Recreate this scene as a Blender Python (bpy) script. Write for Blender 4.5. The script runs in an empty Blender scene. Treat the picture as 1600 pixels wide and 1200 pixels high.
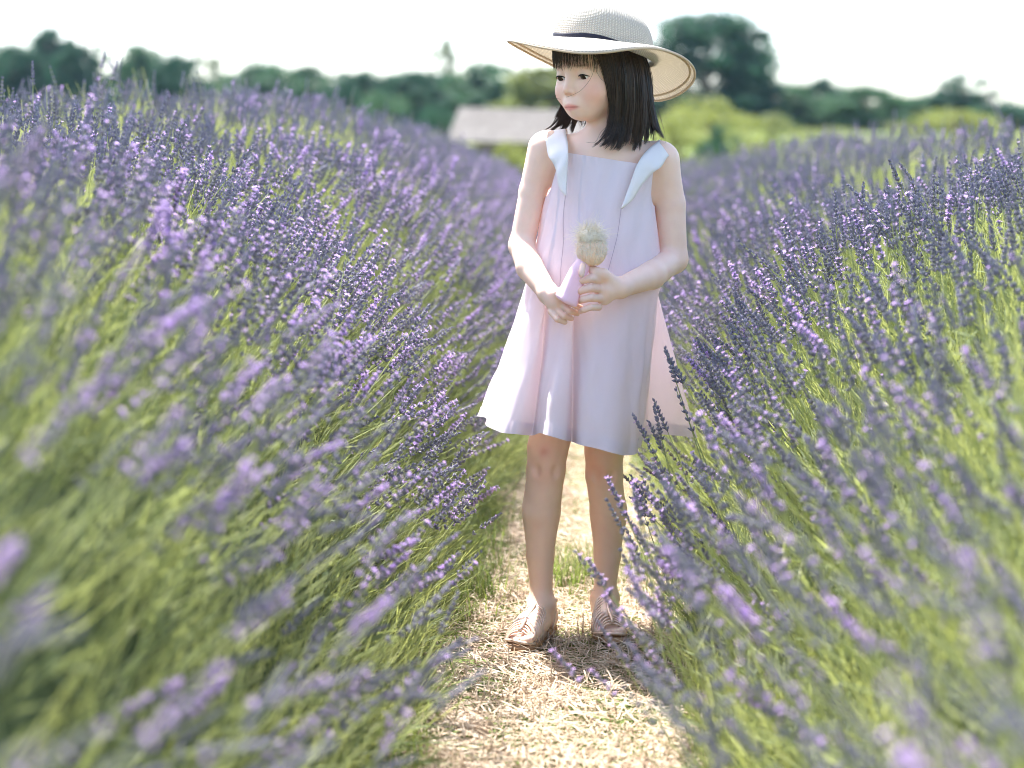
import bpy, math
import numpy as np
from mathutils import Vector, Matrix

# ------------------------------------------------------------------ camera, sky, sun, exposure
scene = bpy.context.scene
COL = scene.collection
RNG = np.random.default_rng(11)
CAM_H = 0.906
F_PX, CX, CY = 2560.0, 800.0, 538.0
PITCH = math.atan((CY - 290.0) / F_PX)
cam_d = bpy.data.cameras.new('camera'); cam = bpy.data.objects.new('camera', cam_d); COL.objects.link(cam)
cam.location = (0, 0, CAM_H)
cam.rotation_euler = (math.pi / 2 - PITCH, 0, 0)
cam_d.sensor_fit = 'HORIZONTAL'; cam_d.sensor_width = 36.0
cam_d.lens = F_PX / 1600 * 36
cam_d.shift_y = -(600 - CY) / 1600
cam_d.clip_start = 0.05; cam_d.clip_end = 3000
cam_d.dof.use_dof = True; cam_d.dof.focus_distance = 3.2; cam_d.dof.aperture_fstop = 2.3
scene.camera = cam

SUN_AZ, SUN_EL = math.radians(-33), math.radians(63)          # clockwise from +Y (straight away from the lens)
world = bpy.data.worlds.new('World'); scene.world = world; world.use_nodes = True
wn = world.node_tree; bg = wn.nodes['Background']
sky = wn.nodes.new('ShaderNodeTexSky'); sky.sky_type = 'NISHITA'; sky.sun_disc = False
sky.sun_elevation = SUN_EL; sky.sun_rotation = SUN_AZ
sky.air_density = 1.0; sky.dust_density = 3.0; sky.ozone_density = 1.5
wn.links.new(sky.outputs[0], bg.inputs[0]); bg.inputs[1].default_value = 0.15
sun_d = bpy.data.lights.new('sun', 'SUN'); sun = bpy.data.objects.new('sun', sun_d); COL.objects.link(sun)
sun_d.energy = 4.6; sun_d.angle = math.radians(0.55); sun_d.color = (1.0, 0.97, 0.925)
SUN_TO = Vector((math.sin(SUN_AZ) * math.cos(SUN_EL), math.cos(SUN_AZ) * math.cos(SUN_EL), math.sin(SUN_EL)))
sun.rotation_euler = SUN_TO.to_track_quat('Z', 'Y').to_euler(); sun.location = (-3, 6, 8)
vs = scene.view_settings
vs.view_transform = 'Standard'; vs.look = 'None'; vs.gamma = 1.0; vs.use_curve_mapping = False
vs.exposure = 1.9
scene.render.engine = 'CYCLES'
cy = scene.cycles
cy.use_denoising = True
cy.filter_width = 1.0
cy.max_bounces = 8; cy.diffuse_bounces = 5; cy.glossy_bounces = 2; cy.transmission_bounces = 4; cy.transparent_max_bounces = 6
cy.sample_clamp_indirect = 8.0
cy.caustics_reflective = False; cy.caustics_refractive = False

# ------------------------------------------------------------------ helpers
_c, _s = math.cos(PITCH), math.sin(PITCH)
def P(px, py, D):
    """world point seen at pixel (px, py) of the 1600 x 1200 photograph at depth D metres"""
    u = (px - CX) / F_PX; v = (CY - py) / F_PX
    t = D / (_c + v * _s)
    return np.array([u * t, D, CAM_H + t * (v * _c - _s)])
def proj(p):
    p = np.asarray(p, float); y = p[..., 1]; z = p[..., 2] - CAM_H
    dep = y * _c - z * _s; up = y * _s + z * _c
    return CX + F_PX * p[..., 0] / dep, CY - F_PX * up / dep

def link(name, me, mats=(), parent=None, smooth=True):
    o = bpy.data.objects.new(name, me); COL.objects.link(o)
    for m in mats:
        if m.name not in [x.name for x in me.materials if x]: me.materials.append(m)
    if parent is not None: o.parent = parent
    if smooth and len(me.polygons):
        me.polygons.foreach_set('use_smooth', np.ones(len(me.polygons), bool))
    return o
def tag(o, label=None, cat=None, group=None, kind=None):
    if label: o['label'] = label
    if cat: o['category'] = cat
    if group: o['group'] = group
    if kind: o['kind'] = kind
    return o
def empty(name, loc=(0, 0, 0)):
    o = bpy.data.objects.new(name, None); COL.objects.link(o); o.location = loc; o.empty_display_size = .1
    bpy.context.view_layer.update()
    return o
def child(o, parent):
    """parent without moving: the parts are modelled in world space"""
    o.parent = parent
    o.matrix_parent_inverse = Matrix.Translation(-Vector(parent.location))
    return o

class MB:
    """collects vertices and faces of one mesh"""
    def __init__(s): s.v = []; s.f = []; s.m = []; s.n = 0
    def add(s, v, f, mat=0):
        v = np.asarray(v, float).reshape(-1, 3)
        s.v.append(v); s.f += [tuple(int(i) + s.n for i in q) for q in f]; s.m += [mat] * len(f); s.n += len(v)
    def tube(s, pts, rad, n=6, mat=0, caps=True, flat=1.0, up=None):
        pts = np.asarray(pts, float); rad = np.broadcast_to(rad, len(pts)); k = len(pts)
        tan = np.gradient(pts, axis=0); tan /= np.linalg.norm(tan, axis=1)[:, None] + 1e-12
        ref = np.array(up if up is not None else ([0, 0, 1.] if abs(tan[0][2]) < .9 else [1., 0, 0]))
        V = []
        for i in range(k):
            a = ref - tan[i] * ref.dot(tan[i]); a /= np.linalg.norm(a) + 1e-12; b = np.cross(tan[i], a)
            if up is None: ref = a
            for j in range(n):
                t = 2 * math.pi * j / n
                V.append(pts[i] + rad[i] * (flat * math.cos(t) * a + math.sin(t) * b))
        F = [(i * n + j, i * n + (j + 1) % n, (i + 1) * n + (j + 1) % n, (i + 1) * n + j) for i in range(k - 1) for j in range(n)]
        if caps: F += [tuple(range(n))[::-1], tuple((k - 1) * n + j for j in range(n))]
        s.add(V, F, mat)
    def box(s, lo, hi, mat=0):
        x0, y0, z0 = lo; x1, y1, z1 = hi
        s.add([(x0,y0,z0),(x1,y0,z0),(x1,y1,z0),(x0,y1,z0),(x0,y0,z1),(x1,y0,z1),(x1,y1,z1),(x0,y1,z1)],
              [(3,2,1,0),(4,5,6,7),(0,1,5,4),(1,2,6,5),(2,3,7,6),(3,0,4,7)], mat)
    def grid(s, G, wrap=False, mat=0):
        """G: rows x cols x 3"""
        r, c = G.shape[:2]
        F = [(i * c + j, i * c + (j + 1) % c, (i + 1) * c + (j + 1) % c, (i + 1) * c + j) for i in range(r - 1) for j in range(c if wrap else c - 1)]
        s.add(G.reshape(-1, 3), F, mat)
    def mesh(s, name):
        me = bpy.data.meshes.new(name)
        me.from_pydata(np.concatenate(s.v).tolist(), [], s.f)
        me.polygons.foreach_set('material_index', np.array(s.m, np.int32))
        me.update(); return me
    def build(s, name, mats, parent=None, smooth=True):
        me = s.mesh(name)
        for m in (mats if isinstance(mats, (list, tuple)) else [mats]): me.materials.append(m)
        o = link(name, me, (), None, smooth)
        if parent is not None: child(o, parent)
        return o

def fast_mesh(name, V, F):
    """V n x 3, F m x k (all faces the same size) as numpy arrays"""
    V = np.asarray(V, np.float32); F = np.asarray(F, np.int32); k = F.shape[1]
    me = bpy.data.meshes.new(name)
    me.vertices.add(len(V)); me.vertices.foreach_set('co', V.ravel())
    me.loops.add(F.size); me.loops.foreach_set('vertex_index', F.ravel())
    me.polygons.add(len(F)); me.polygons.foreach_set('loop_start', np.arange(0, F.size, k, dtype=np.int32))
    me.update(calc_edges=True); me.validate()
    return me
def smooth(a, b, x):
    t = np.clip((np.asarray(x, float) - a) / (b - a), 0, 1); return t * t * (3 - 2 * t)
def catmull(pts, n, closed=False):
    pts = np.asarray(pts, float); k = len(pts); out = []
    segs = k if closed else k - 1
    for q in np.linspace(0, segs, n, endpoint=not closed):
        i = min(int(q), segs - 1); t = q - i
        g = (lambda j: pts[j % k]) if closed else (lambda j: pts[min(max(j, 0), k - 1)])
        p0, p1, p2, p3 = g(i - 1), g(i), g(i + 1), g(i + 2)
        out.append(.5 * (2 * p1 + (p2 - p0) * t + (2 * p0 - 5 * p1 + 4 * p2 - p3) * t * t + (3 * p1 - p0 - 3 * p2 + p3) * t ** 3))
    return np.array(out)

# ------------------------------------------------------------------ materials
def material(name, col, rough=.7, spec=.3, var=None, scale=30, trans=0.0, trans_col=None, bump=0.0, bump_scale=200, sss=0.0, metal=0.0, attr=None, var2=None, coords='Object', sheen=0):
    """Principled surface; var is a second colour mixed in by noise, trans a share of light let through, attr a colour attribute that multiplies"""
    m = bpy.data.materials.new(name); m.use_nodes = True
    nt = m.node_tree; N = nt.nodes; L = nt.links; b = N['Principled BSDF']; out = N['Material Output']
    b.inputs['Roughness'].default_value = rough; b.inputs['Specular IOR Level'].default_value = spec; b.inputs['Metallic'].default_value = metal
    tc = N.new('ShaderNodeTexCoord'); src = None
    rgb = N.new('ShaderNodeRGB'); rgb.outputs[0].default_value = (*col, 1); src = rgb.outputs[0]
    def noise(sc, det=4):
        t = N.new('ShaderNodeTexNoise'); t.inputs['Scale'].default_value = sc; t.inputs['Detail'].default_value = det
        L.new(tc.outputs[coords], t.inputs['Vector']); return t
    def mixin(src, c2, fac):
        mx = N.new('ShaderNodeMix'); mx.data_type = 'RGBA'; L.new(fac, mx.inputs['Factor']); L.new(src, mx.inputs['A'])
        mx.inputs['B'].default_value = (*c2, 1); return mx.outputs['Result']
    for q, (c2, sc) in enumerate([(var, scale), (var2, scale * 5.3)]):
        if c2 is None: continue
        t = noise(sc); r = N.new('ShaderNodeMapRange'); r.inputs['From Min'].default_value = .38; r.inputs['From Max'].default_value = .62
        L.new(t.outputs[0], r.inputs['Value']); src = mixin(src, c2, r.outputs[0])
    if attr:
        a = N.new('ShaderNodeAttribute'); a.attribute_name = attr
        mx = N.new('ShaderNodeMix'); mx.data_type = 'RGBA'; mx.blend_type = 'MULTIPLY'; mx.inputs['Factor'].default_value = 1
        L.new(src, mx.inputs['A']); L.new(a.outputs['Color'], mx.inputs['B']); src = mx.outputs['Result']
    L.new(src, b.inputs['Base Color'])
    if bump:
        t = noise(bump_scale, 3); bp = N.new('ShaderNodeBump'); bp.inputs['Strength'].default_value = bump; bp.inputs['Distance'].default_value = .004
        L.new(t.outputs[0], bp.inputs['Height']); L.new(bp.outputs[0], b.inputs['Normal'])
    if sss:
        b.inputs['Subsurface Weight'].default_value = sss; b.inputs['Subsurface Radius'].default_value = (1, .35, .2); b.inputs['Subsurface Scale'].default_value = .006
    if trans:
        tr = N.new('ShaderNodeBsdfTranslucent')
        if trans_col: tr.inputs[0].default_value = (*trans_col, 1)
        else: L.new(src, tr.inputs[0])
        mx = N.new('ShaderNodeMixShader'); mx.inputs[0].default_value = trans
        L.new(b.outputs[0], mx.inputs[1]); L.new(tr.outputs[0], mx.inputs[2]); L.new(mx.outputs[0], out.inputs[0])
    return m

M = {}
M['bud'] = material('lavender_bud', (.17, .165, .22), .8, .15, var=(.50, .49, .51), scale=150, var2=(.19, .175, .27), trans=.2, trans_col=(.32, .30, .40))
M['corolla'] = material('lavender_petal', (.60, .40, .78), .7, .1, var=(.74, .57, .86), scale=80, trans=.4)
M['stem'] = material('lavender_stem', (.31, .36, .16), .7, .15, var=(.52, .53, .33), scale=25, trans=.35, trans_col=(.54, .60, .20))
M['leaf'] = material('lavender_leaf', (.15, .19, .095), .75, .2, var=(.26, .29, .17), scale=18, trans=.35, trans_col=(.38, .43, .14))
M['shoot'] = material('lavender_young_stem', (.27, .315, .13), .7, .15, var=(.48, .49, .28), scale=12, trans=.38, trans_col=(.52, .56, .17))
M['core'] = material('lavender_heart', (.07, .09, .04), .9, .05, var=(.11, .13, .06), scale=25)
M['soil'] = material('dry_soil', (.40, .315, .235), .95, .05, var=(.52, .44, .35), scale=9, var2=(.26, .19, .135), bump=.9, bump_scale=70)
M['straw'] = material('straw', (.55, .45, .34), .7, .2, var=(.68, .59, .48), scale=14, var2=(.36, .26, .175), trans=.25)
M['grass'] = material('green_grass', (.085, .14, .04), .65, .2, var=(.20, .21, .09), scale=12, trans=.35, trans_col=(.26, .33, .07))
M['meadow'] = material('meadow', (.13, .165, .05), .9, .05, var=(.19, .20, .065), scale=.12, var2=(.10, .14, .045), coords='Object')
# ------------------------------------------------------------------ ground and path
def centre(D): return .10 + .027 * (np.asarray(D, float) - 3.2)
def ground_z(D): D = np.asarray(D, float); return 4.2 * smooth(42, 105, D) + 2.0 * smooth(105, 400, D)
def vnoise(x, y, seed=0):
    """smooth value noise in two dimensions"""
    x = np.asarray(x, float); y = np.asarray(y, float)
    xi = np.floor(x).astype(np.int64); yi = np.floor(y).astype(np.int64); fx = x - xi; fy = y - yi
    def h(a, b):
        q = (a * 374761393 + b * 668265263 + seed * 974711) & 0xffffffff
        q = ((q ^ (q >> 13)) * 1274126177) & 0xffffffff
        return ((q ^ (q >> 16)) & 0xffff) / 65535.0
    fx = fx * fx * (3 - 2 * fx); fy = fy * fy * (3 - 2 * fy)
    return (h(xi, yi) * (1 - fx) + h(xi + 1, yi) * fx) * (1 - fy) + (h(xi, yi + 1) * (1 - fx) + h(xi + 1, yi + 1) * fx) * fy

ys = np.concatenate([np.linspace(-30, 40, 12), np.linspace(44, 110, 24), np.linspace(130, 900, 12)])
xs = np.concatenate([np.linspace(-700, -80, 8), np.linspace(-60, 60, 14), np.linspace(80, 700, 8)])
X, Y = np.meshgrid(xs, ys)
Z = ground_z(Y) - .012 + np.where(Y > 44, .25 * (vnoise(X / 14, Y / 9, 5) - .5), 0)
b = MB(); b.grid(np.stack([X, Y, Z], -1)); tag(b.build('ground', M['meadow']), kind='structure')

ys = np.concatenate([np.linspace(-1.5, 1.6, 12), np.linspace(1.65, 6.5, 200), np.linspace(6.6, 40, 70)])
ss = np.linspace(-.75, .75, 76)
S, Y = np.meshgrid(ss, ys)
X = centre(Y) + S
Z = -.002 - .022 * vnoise(X / .07, Y / .09, 1) - .016 * vnoise(X / .025, Y / .03, 2) + .05 * smooth(.26, .6, abs(S)) * vnoise(X / .15, Y / .2, 3) + .006
b = MB(); b.grid(np.stack([X, Y, Z], -1)); tag(b.build('path', M['soil']), kind='structure')

# dry straw trodden into the path, one strewn mass
def strew(n, smax, dlo, dhi, lo, hi, seed):
    r = np.random.default_rng(seed)
    D = dlo * (dhi / dlo) ** r.random(n); s = np.clip(r.normal(0, smax * .55, n), -smax, smax)
    x = centre(D) + s; a = r.uniform(0, 2 * np.pi, n); L = r.uniform(lo, hi, n); w = r.uniform(.0006, .0014, n)
    bend = r.normal(0, .25, n); z0 = r.uniform(-.016, .006, n); zt = z0 + np.abs(r.normal(0, .007, n)); zm = (z0 + zt) / 2 + r.uniform(0, .005, n)
    V = np.zeros((n, 6, 3)); 
    for q, (t, zz) in enumerate([(0, z0), (.5, zm), (1, zt)]):
        aa = a + bend * t; cx_ = x + np.cos(aa) * L * t; cy_ = D + np.sin(aa) * L * t
        V[:, 2 * q] = np.stack([cx_ - np.sin(aa) * w, cy_ + np.cos(aa) * w, zz], 1)
        V[:, 2 * q + 1] = np.stack([cx_ + np.sin(aa) * w, cy_ - np.cos(aa) * w, zz + .0008], 1)
    F = (np.arange(n)[:, None, None] * 6 + np.array([[0, 1, 3, 2], [2, 3, 5, 4]])).reshape(-1, 4)
    return V.reshape(-1, 3), F
V, F = strew(26000, .42, 2.0, 7.0, .015, .09, 3)
tag(link('dry_straw', fast_mesh('dry_straw', V, F), [M['straw']]), 'pale dry straw trodden over the sandy path between the lavender rows', 'straw', kind='stuff')

def tufts(spots, seed, hlo, hhi, blades):
    r = np.random.default_rng(seed); VV = []; n = 0
    for (x, y, k) in spots:
        for _ in range(int(blades * k)):
            a = r.uniform(0, 6.283); L = r.uniform(hlo, hhi) * k; w = r.uniform(.0012, .0026); lean = r.uniform(.15, 1.2)
            bx, by = x + r.normal(0, .035), y + r.normal(0, .035); d = np.array([math.cos(a), math.sin(a)])
            pts = []
            for t in (0, .5, 1):
                h = L * (t * math.cos(lean * t * .8)); o = L * t * t * math.sin(lean)
                ww = w * (1 - t * .9); cxy = np.array([bx, by]) + d * o
                pts += [(cxy[0] - d[1] * ww, cxy[1] + d[0] * ww, h - .004), (cxy[0] + d[1] * ww, cxy[1] - d[0] * ww, h - .004)]
            VV.append(pts)
    V = np.array(VV); n = len(V)
    F = (np.arange(n)[:, None, None] * 6 + np.array([[0, 1, 3, 2], [2, 3, 5, 4]])).reshape(-1, 4)
    return V.reshape(-1, 3), F
r = np.random.default_rng(21); spots = []
for _ in range(620):
    D = 2.2 * (9 / 2.2) ** r.random(); sd = 1 if r.random() < .5 else -1
    s = sd * (.27 + abs(r.normal(0, .12))); spots.append((float(centre(D)) + s, D, r.uniform(.5, 1.2)))
for (px, py) in [(880, 895), (905, 900), (895, 905), (915, 893), (700, 900), (720, 905), (735, 880), (745, 930), (690, 930), (760, 890), (710, 860), (770, 820), (690, 870), (700, 885), (715, 920), (730, 905), (680, 910), (725, 850), (740, 840), (750, 815), (700, 940), (690, 960), (765, 800), (745, 790), (720, 880), (735, 870), (755, 850), (710, 895), (1000, 880), (1010, 940), (995, 905)]:
    v = (CY - py) / F_PX; D = CAM_H * (_c + v * _s) / (_s - v * _c)
    for _ in range(4): q = P(px, py, D); spots.append((q[0] + r.normal(0, .025), D + r.normal(0, .05), r.uniform(.45, .95)))
V, F = tufts(spots, 5, .03, .11, 34)
tag(link('verge_grass', fast_mesh('verge_grass', V, F), [M['grass']]), 'short green grass tufts along both edges of the path', 'grass', kind='stuff')
r = np.random.default_rng(22); spots = []
for _ in range(700):
    D = 2.2 * (9 / 2.2) ** r.random(); s = np.clip(r.normal(0, .25), -.5, .5); spots.append((float(centre(D)) + s, D, r.uniform(.3, .8)))
V, F = tufts(spots, 6, .02, .07, 16)
tag(link('dry_grass', fast_mesh('dry_grass', V, F), [M['straw']]), 'short dry yellow grass stubble standing on the path', 'dry grass', kind='stuff')

# ------------------------------------------------------------------ lavender
def make_stalk(seed, flowering):
    """(stem mesh, spike mesh): stem from the origin upwards, tip at the end"""
    r = np.random.default_rng(seed)
    L = r.uniform(.30, .40); sp = r.uniform(.042, .072)
    bend = r.uniform(.0, .03); ba = r.uniform(0, 6.28)
    axis = lambda z: np.array([math.cos(ba), math.sin(ba), 0]) * bend * (z / L) ** 2 + np.array([0, 0, z])
    st = MB(); st.tube([axis(z) for z in np.linspace(0, L, 6)], np.linspace(.0013, .0008, 6), 4, 0, True)
    if r.random() < .6:                                             # a pair of narrow leaves on the stem
        for sd in (-1, 1):
            z0 = L * r.uniform(.1, .3); a = r.uniform(0, 6.28); d = np.array([math.cos(a), math.sin(a), 0]); q = np.array([-d[1], d[0], 0]) * .0022
            p0 = axis(z0); p1 = p0 + d * .012 + [0, 0, .03]; p2 = p0 + d * .022 + [0, 0, .058]
            st.add([p0 - q * .5, p0 + q * .5, p1 - q, p1 + q, p2 - q * .2, p2 + q * .2], [(0, 1, 3, 2), (2, 3, 5, 4)], 0)
    k = MB()
    whorls = int(r.integers(6, 10)); zs = [L - sp * .98 + sp * (i / (whorls - 1)) ** .92 for i in range(whorls)]
    if r.random() < .55: zs = [L - sp - r.uniform(.012, .025)] + zs  # a separate lower whorl
    for i, z in enumerate(zs):
        top = i / (len(zs) - 1); nb = 8 if .1 < top < .75 else 6
        if top > .92: nb = 4
        rad = .0048 * (1 - .45 * top)
        for j in range(nb):
            a = 2 * math.pi * (j + .5 * (i % 2)) / nb + r.normal(0, .18); d = np.array([math.cos(a), math.sin(a), 0])
            tilt = r.uniform(.5, .95) * (1 - .55 * top); ax = d * math.sin(tilt) + np.array([0, 0, math.cos(tilt)])
            p = axis(z) + d * rad * .25 + [0, 0, r.normal(0, .0012)]; ln = r.uniform(.0058, .0085) * (1 - .25 * top); w = r.uniform(.0013, .0019) * (1 - .15 * top)
            k.tube([p, p + ax * ln * .55, p + ax * ln], [w * .65, w, w * .5], 4, 0, True)
            if flowering and r.random() < flowering:                # an open two-lipped flower
                e = p + ax * ln; side = np.cross(ax, [0, 0, 1.]); side /= np.linalg.norm(side) + 1e-9; upv = np.cross(side, ax)
                for (u_, v_, sz) in [(-.6, .7, .0035), (.6, .7, .0035), (-.9, -.4, .0028), (.9, -.4, .0028), (0, -1, .003)]:
                    c = e + (side * u_ + upv * v_) * sz * .9 + ax * .0016; hh = sz * .62
                    k.add([e - ax * .001, c - side * hh * .8, c + (side * u_ + upv * v_) * hh, c + side * hh * .8], [(0, 1, 2, 3)], 1)
    return st.mesh('flower_stalk'), k.mesh('flower_spike'), axis(L), L
def make_tuft(seed):
    """a leafy shoot of narrow leaves"""
    r = np.random.default_rng(seed); b = MB()
    for i in range(16):
        a = i * 2.4 + r.normal(0, .3); z0 = .004 + .006 * i * r.uniform(.6, 1); L = r.uniform(.035, .07); t = r.uniform(.25, .8)
        d = np.array([math.cos(a), math.sin(a), 0]); q = np.array([-d[1], d[0], 0]) * r.uniform(.0013, .0022)
        p0 = np.array([0, 0, z0]); p1 = p0 + (d * math.sin(t) + np.array([0, 0, math.cos(t)])) * L * .55; p2 = p1 + (d * math.sin(t * 1.3) + np.array([0, 0, math.cos(t * 1.3)])) * L * .45
        b.add([p0 - q * .4, p0 + q * .4, p1 - q, p1 + q, p2 - q * .15, p2 + q * .15], [(0, 1, 3, 2), (2, 3, 5, 4)], 0)
    return b.mesh('leafy_shoot')

flow = [0, .02, 0, .05, .08, 0, .18, .03, .36, .55]
STALKS = []
src_stalks = bpy.data.collections.new('lavender_stalk_kinds'); src_tufts = bpy.data.collections.new('lavender_shoot_kinds')
for i, fl in enumerate(flow):
    stm, spk, tip, L = make_stalk(100 + i, fl)
    stm.materials.append(M['stem']); spk.materials.append(M['bud']); spk.materials.append(M['corolla'])
    STALKS.append((stm, spk, tip, L))
    j = bpy.data.meshes.new('stalk_kind_%02d' % i)
    V = np.concatenate([np.array([v.co for v in stm.vertices]), np.array([v.co for v in spk.vertices])]); n0 = len(stm.vertices)
    F = [tuple(p.vertices) for p in stm.polygons] + [tuple(q + n0 for q in p.vertices) for p in spk.polygons]
    j.from_pydata(V.tolist(), [], F)
    j.polygons.foreach_set('material_index', np.array([0] * len(stm.polygons) + [1 + p.material_index for p in spk.polygons], np.int32))
    for m in ('stem', 'bud', 'corolla'): j.materials.append(M[m])
    src_stalks.objects.link(bpy.data.objects.new('stalk_kind_%02d' % i, j))
def make_stems(seed):
    """a spray of slender flowerless stems"""
    r = np.random.default_rng(seed); b = MB()
    for i in range(11):
        a = r.uniform(0, 6.28); t = abs(r.normal(0, .16)); d = np.array([math.cos(a) * math.sin(t), math.sin(a) * math.sin(t), math.cos(t)]); L = r.uniform(.13, .26); w = r.uniform(.0008, .0014)
        p0 = np.array([r.normal(0, .018), r.normal(0, .018), 0]); c = r.normal(0, .012, 3); q = np.cross(d, r.normal(0, 1, 3)); q = q / np.linalg.norm(q) * w
        p1 = p0 + d * L * .5 + c; p2 = p0 + d * L
        b.add([p0 - q, p0 + q, p1 - q, p1 + q, p2 - q * .5, p2 + q * .5], [(0, 1, 3, 2), (2, 3, 5, 4)], 0)
    return b.mesh('stem_spray')
for i in range(4):
    me = make_stems(80 + i); me.materials.append(M['shoot']); src_tufts.objects.link(bpy.data.objects.new('shoot_kind_1%d' % i, me))
for i in range(5):
    me = make_tuft(50 + i); me.materials.append(M['leaf']); src_tufts.objects.link(bpy.data.objects.new('shoot_kind_%02d' % i, me))

def eulers(d, spin):
    """Euler XYZ angles that turn +Z into the directions d, after a spin about Z"""
    d = d / np.linalg.norm(d, axis=1)[:, None]
    ref = np.where(np.abs(d[:, 2:3]) < .95, np.array([[0, 0, 1.]]), np.array([[1., 0, 0]]))
    a = np.cross(ref, d); a /= np.linalg.norm(a, axis=1)[:, None]; b = np.cross(d, a)
    c, s = np.cos(spin)[:, None], np.sin(spin)[:, None]; x = a * c + b * s; y = -a * s + b * c
    return np.stack([np.arctan2(y[:, 2], d[:, 2]), np.arcsin(np.clip(-x[:, 2], -1, 1)), np.arctan2(x[:, 1], x[:, 0])], 1)
def scatter(name, pts, eul, scl, idx, coll):
    me = bpy.data.meshes.new(name); n = len(pts); me.vertices.add(n); me.vertices.foreach_set('co', np.asarray(pts, np.float32).ravel())
    for nm, ty, key, val in (('rot', 'FLOAT_VECTOR', 'vector', eul), ('scl', 'FLOAT', 'value', scl), ('pick', 'INT', 'value', idx)):
        at = me.attributes.new(nm, ty, 'POINT'); at.data.foreach_set(key, np.asarray(val, np.int32 if ty == 'INT' else np.float32).ravel())
    me.update(); o = bpy.data.objects.new(name, me); COL.objects.link(o)
    ng = bpy.data.node_groups.new(name + '_nodes', 'GeometryNodeTree')
    ng.interface.new_socket('Geometry', in_out='INPUT', socket_type='NodeSocketGeometry'); ng.interface.new_socket('Geometry', in_out='OUTPUT', socket_type='NodeSocketGeometry')
    N, L = ng.nodes, ng.links; i = N.new('NodeGroupInput'); out = N.new('NodeGroupOutput'); ip = N.new('GeometryNodeInstanceOnPoints'); ci = N.new('GeometryNodeCollectionInfo')
    ci.inputs['Collection'].default_value = coll; ci.inputs['Separate Children'].default_value = True; ci.inputs['Reset Children'].default_value = True
    def attr(nm, ty): a = N.new('GeometryNodeInputNamedAttribute'); a.data_type = ty; a.inputs['Name'].default_value = nm; return a.outputs['Attribute']
    e2r = N.new('FunctionNodeEulerToRotation'); L.new(attr('rot', 'FLOAT_VECTOR'), e2r.inputs[0])
    L.new(i.outputs[0], ip.inputs['Points']); L.new(ci.outputs[0], ip.inputs['Instance']); ip.inputs['Pick Instance'].default_value = True
    L.new(attr('pick', 'INT'), ip.inputs['Instance Index']); L.new(e2r.outputs[0], ip.inputs['Rotation']); L.new(attr('scl', 'FLOAT'), ip.inputs['Scale'])
    L.new(ip.outputs[0], out.inputs[0])
    md = o.modifiers.new('scatter', 'NODES'); md.node_group = ng
    return o

TIP = {-1: np.array([(0, .06), (.1, .20), (.19, .42), (.265, .60), (.34, .72), (.43, .83), (.59, .95), (.725, 1.02), (1.1, 1.12), (1.5, 1.16), (2.0, 1.08), (2.6, .7)]),
       1: np.array([(0, .12), (.1, .32), (.15, .42), (.25, .56), (.4, .70), (.52, .79), (.78, .90), (1.1, .99), (1.5, 1.03), (2.0, .97), (2.6, .65)])}
def tip_height(side, s, D):
    t = TIP[side]; h = np.interp(s, t[:, 0], t[:, 1])
    far = (.15 if side < 0 else .10) * smooth(3.2, 8, D)
    lump = .15 * (vnoise(D / .55, s / .5 + 7 * side, 9) - .5) + .05 * (vnoise(D / .2, s / .2, 12) - .5)
    return (h + far * np.clip(s, 0, 1) + lump * smooth(.1, .5, s)) * (1 - .45 * smooth(22, 27, D))
def skirt(side, D): return .12 * smooth(3.7, 5.2, D) if side < 0 else .035 * smooth(3.6, 3.0, D) - .03 * smooth(3.9, 5.2, D)
def lean(s): return np.interp(s, [0, .2, .35, .5, .75, 1.1, 2.0, 2.6], np.radians([64, 55, 43, 32, 18, 7, -8, -25]))
ROW_END = 26.0
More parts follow.
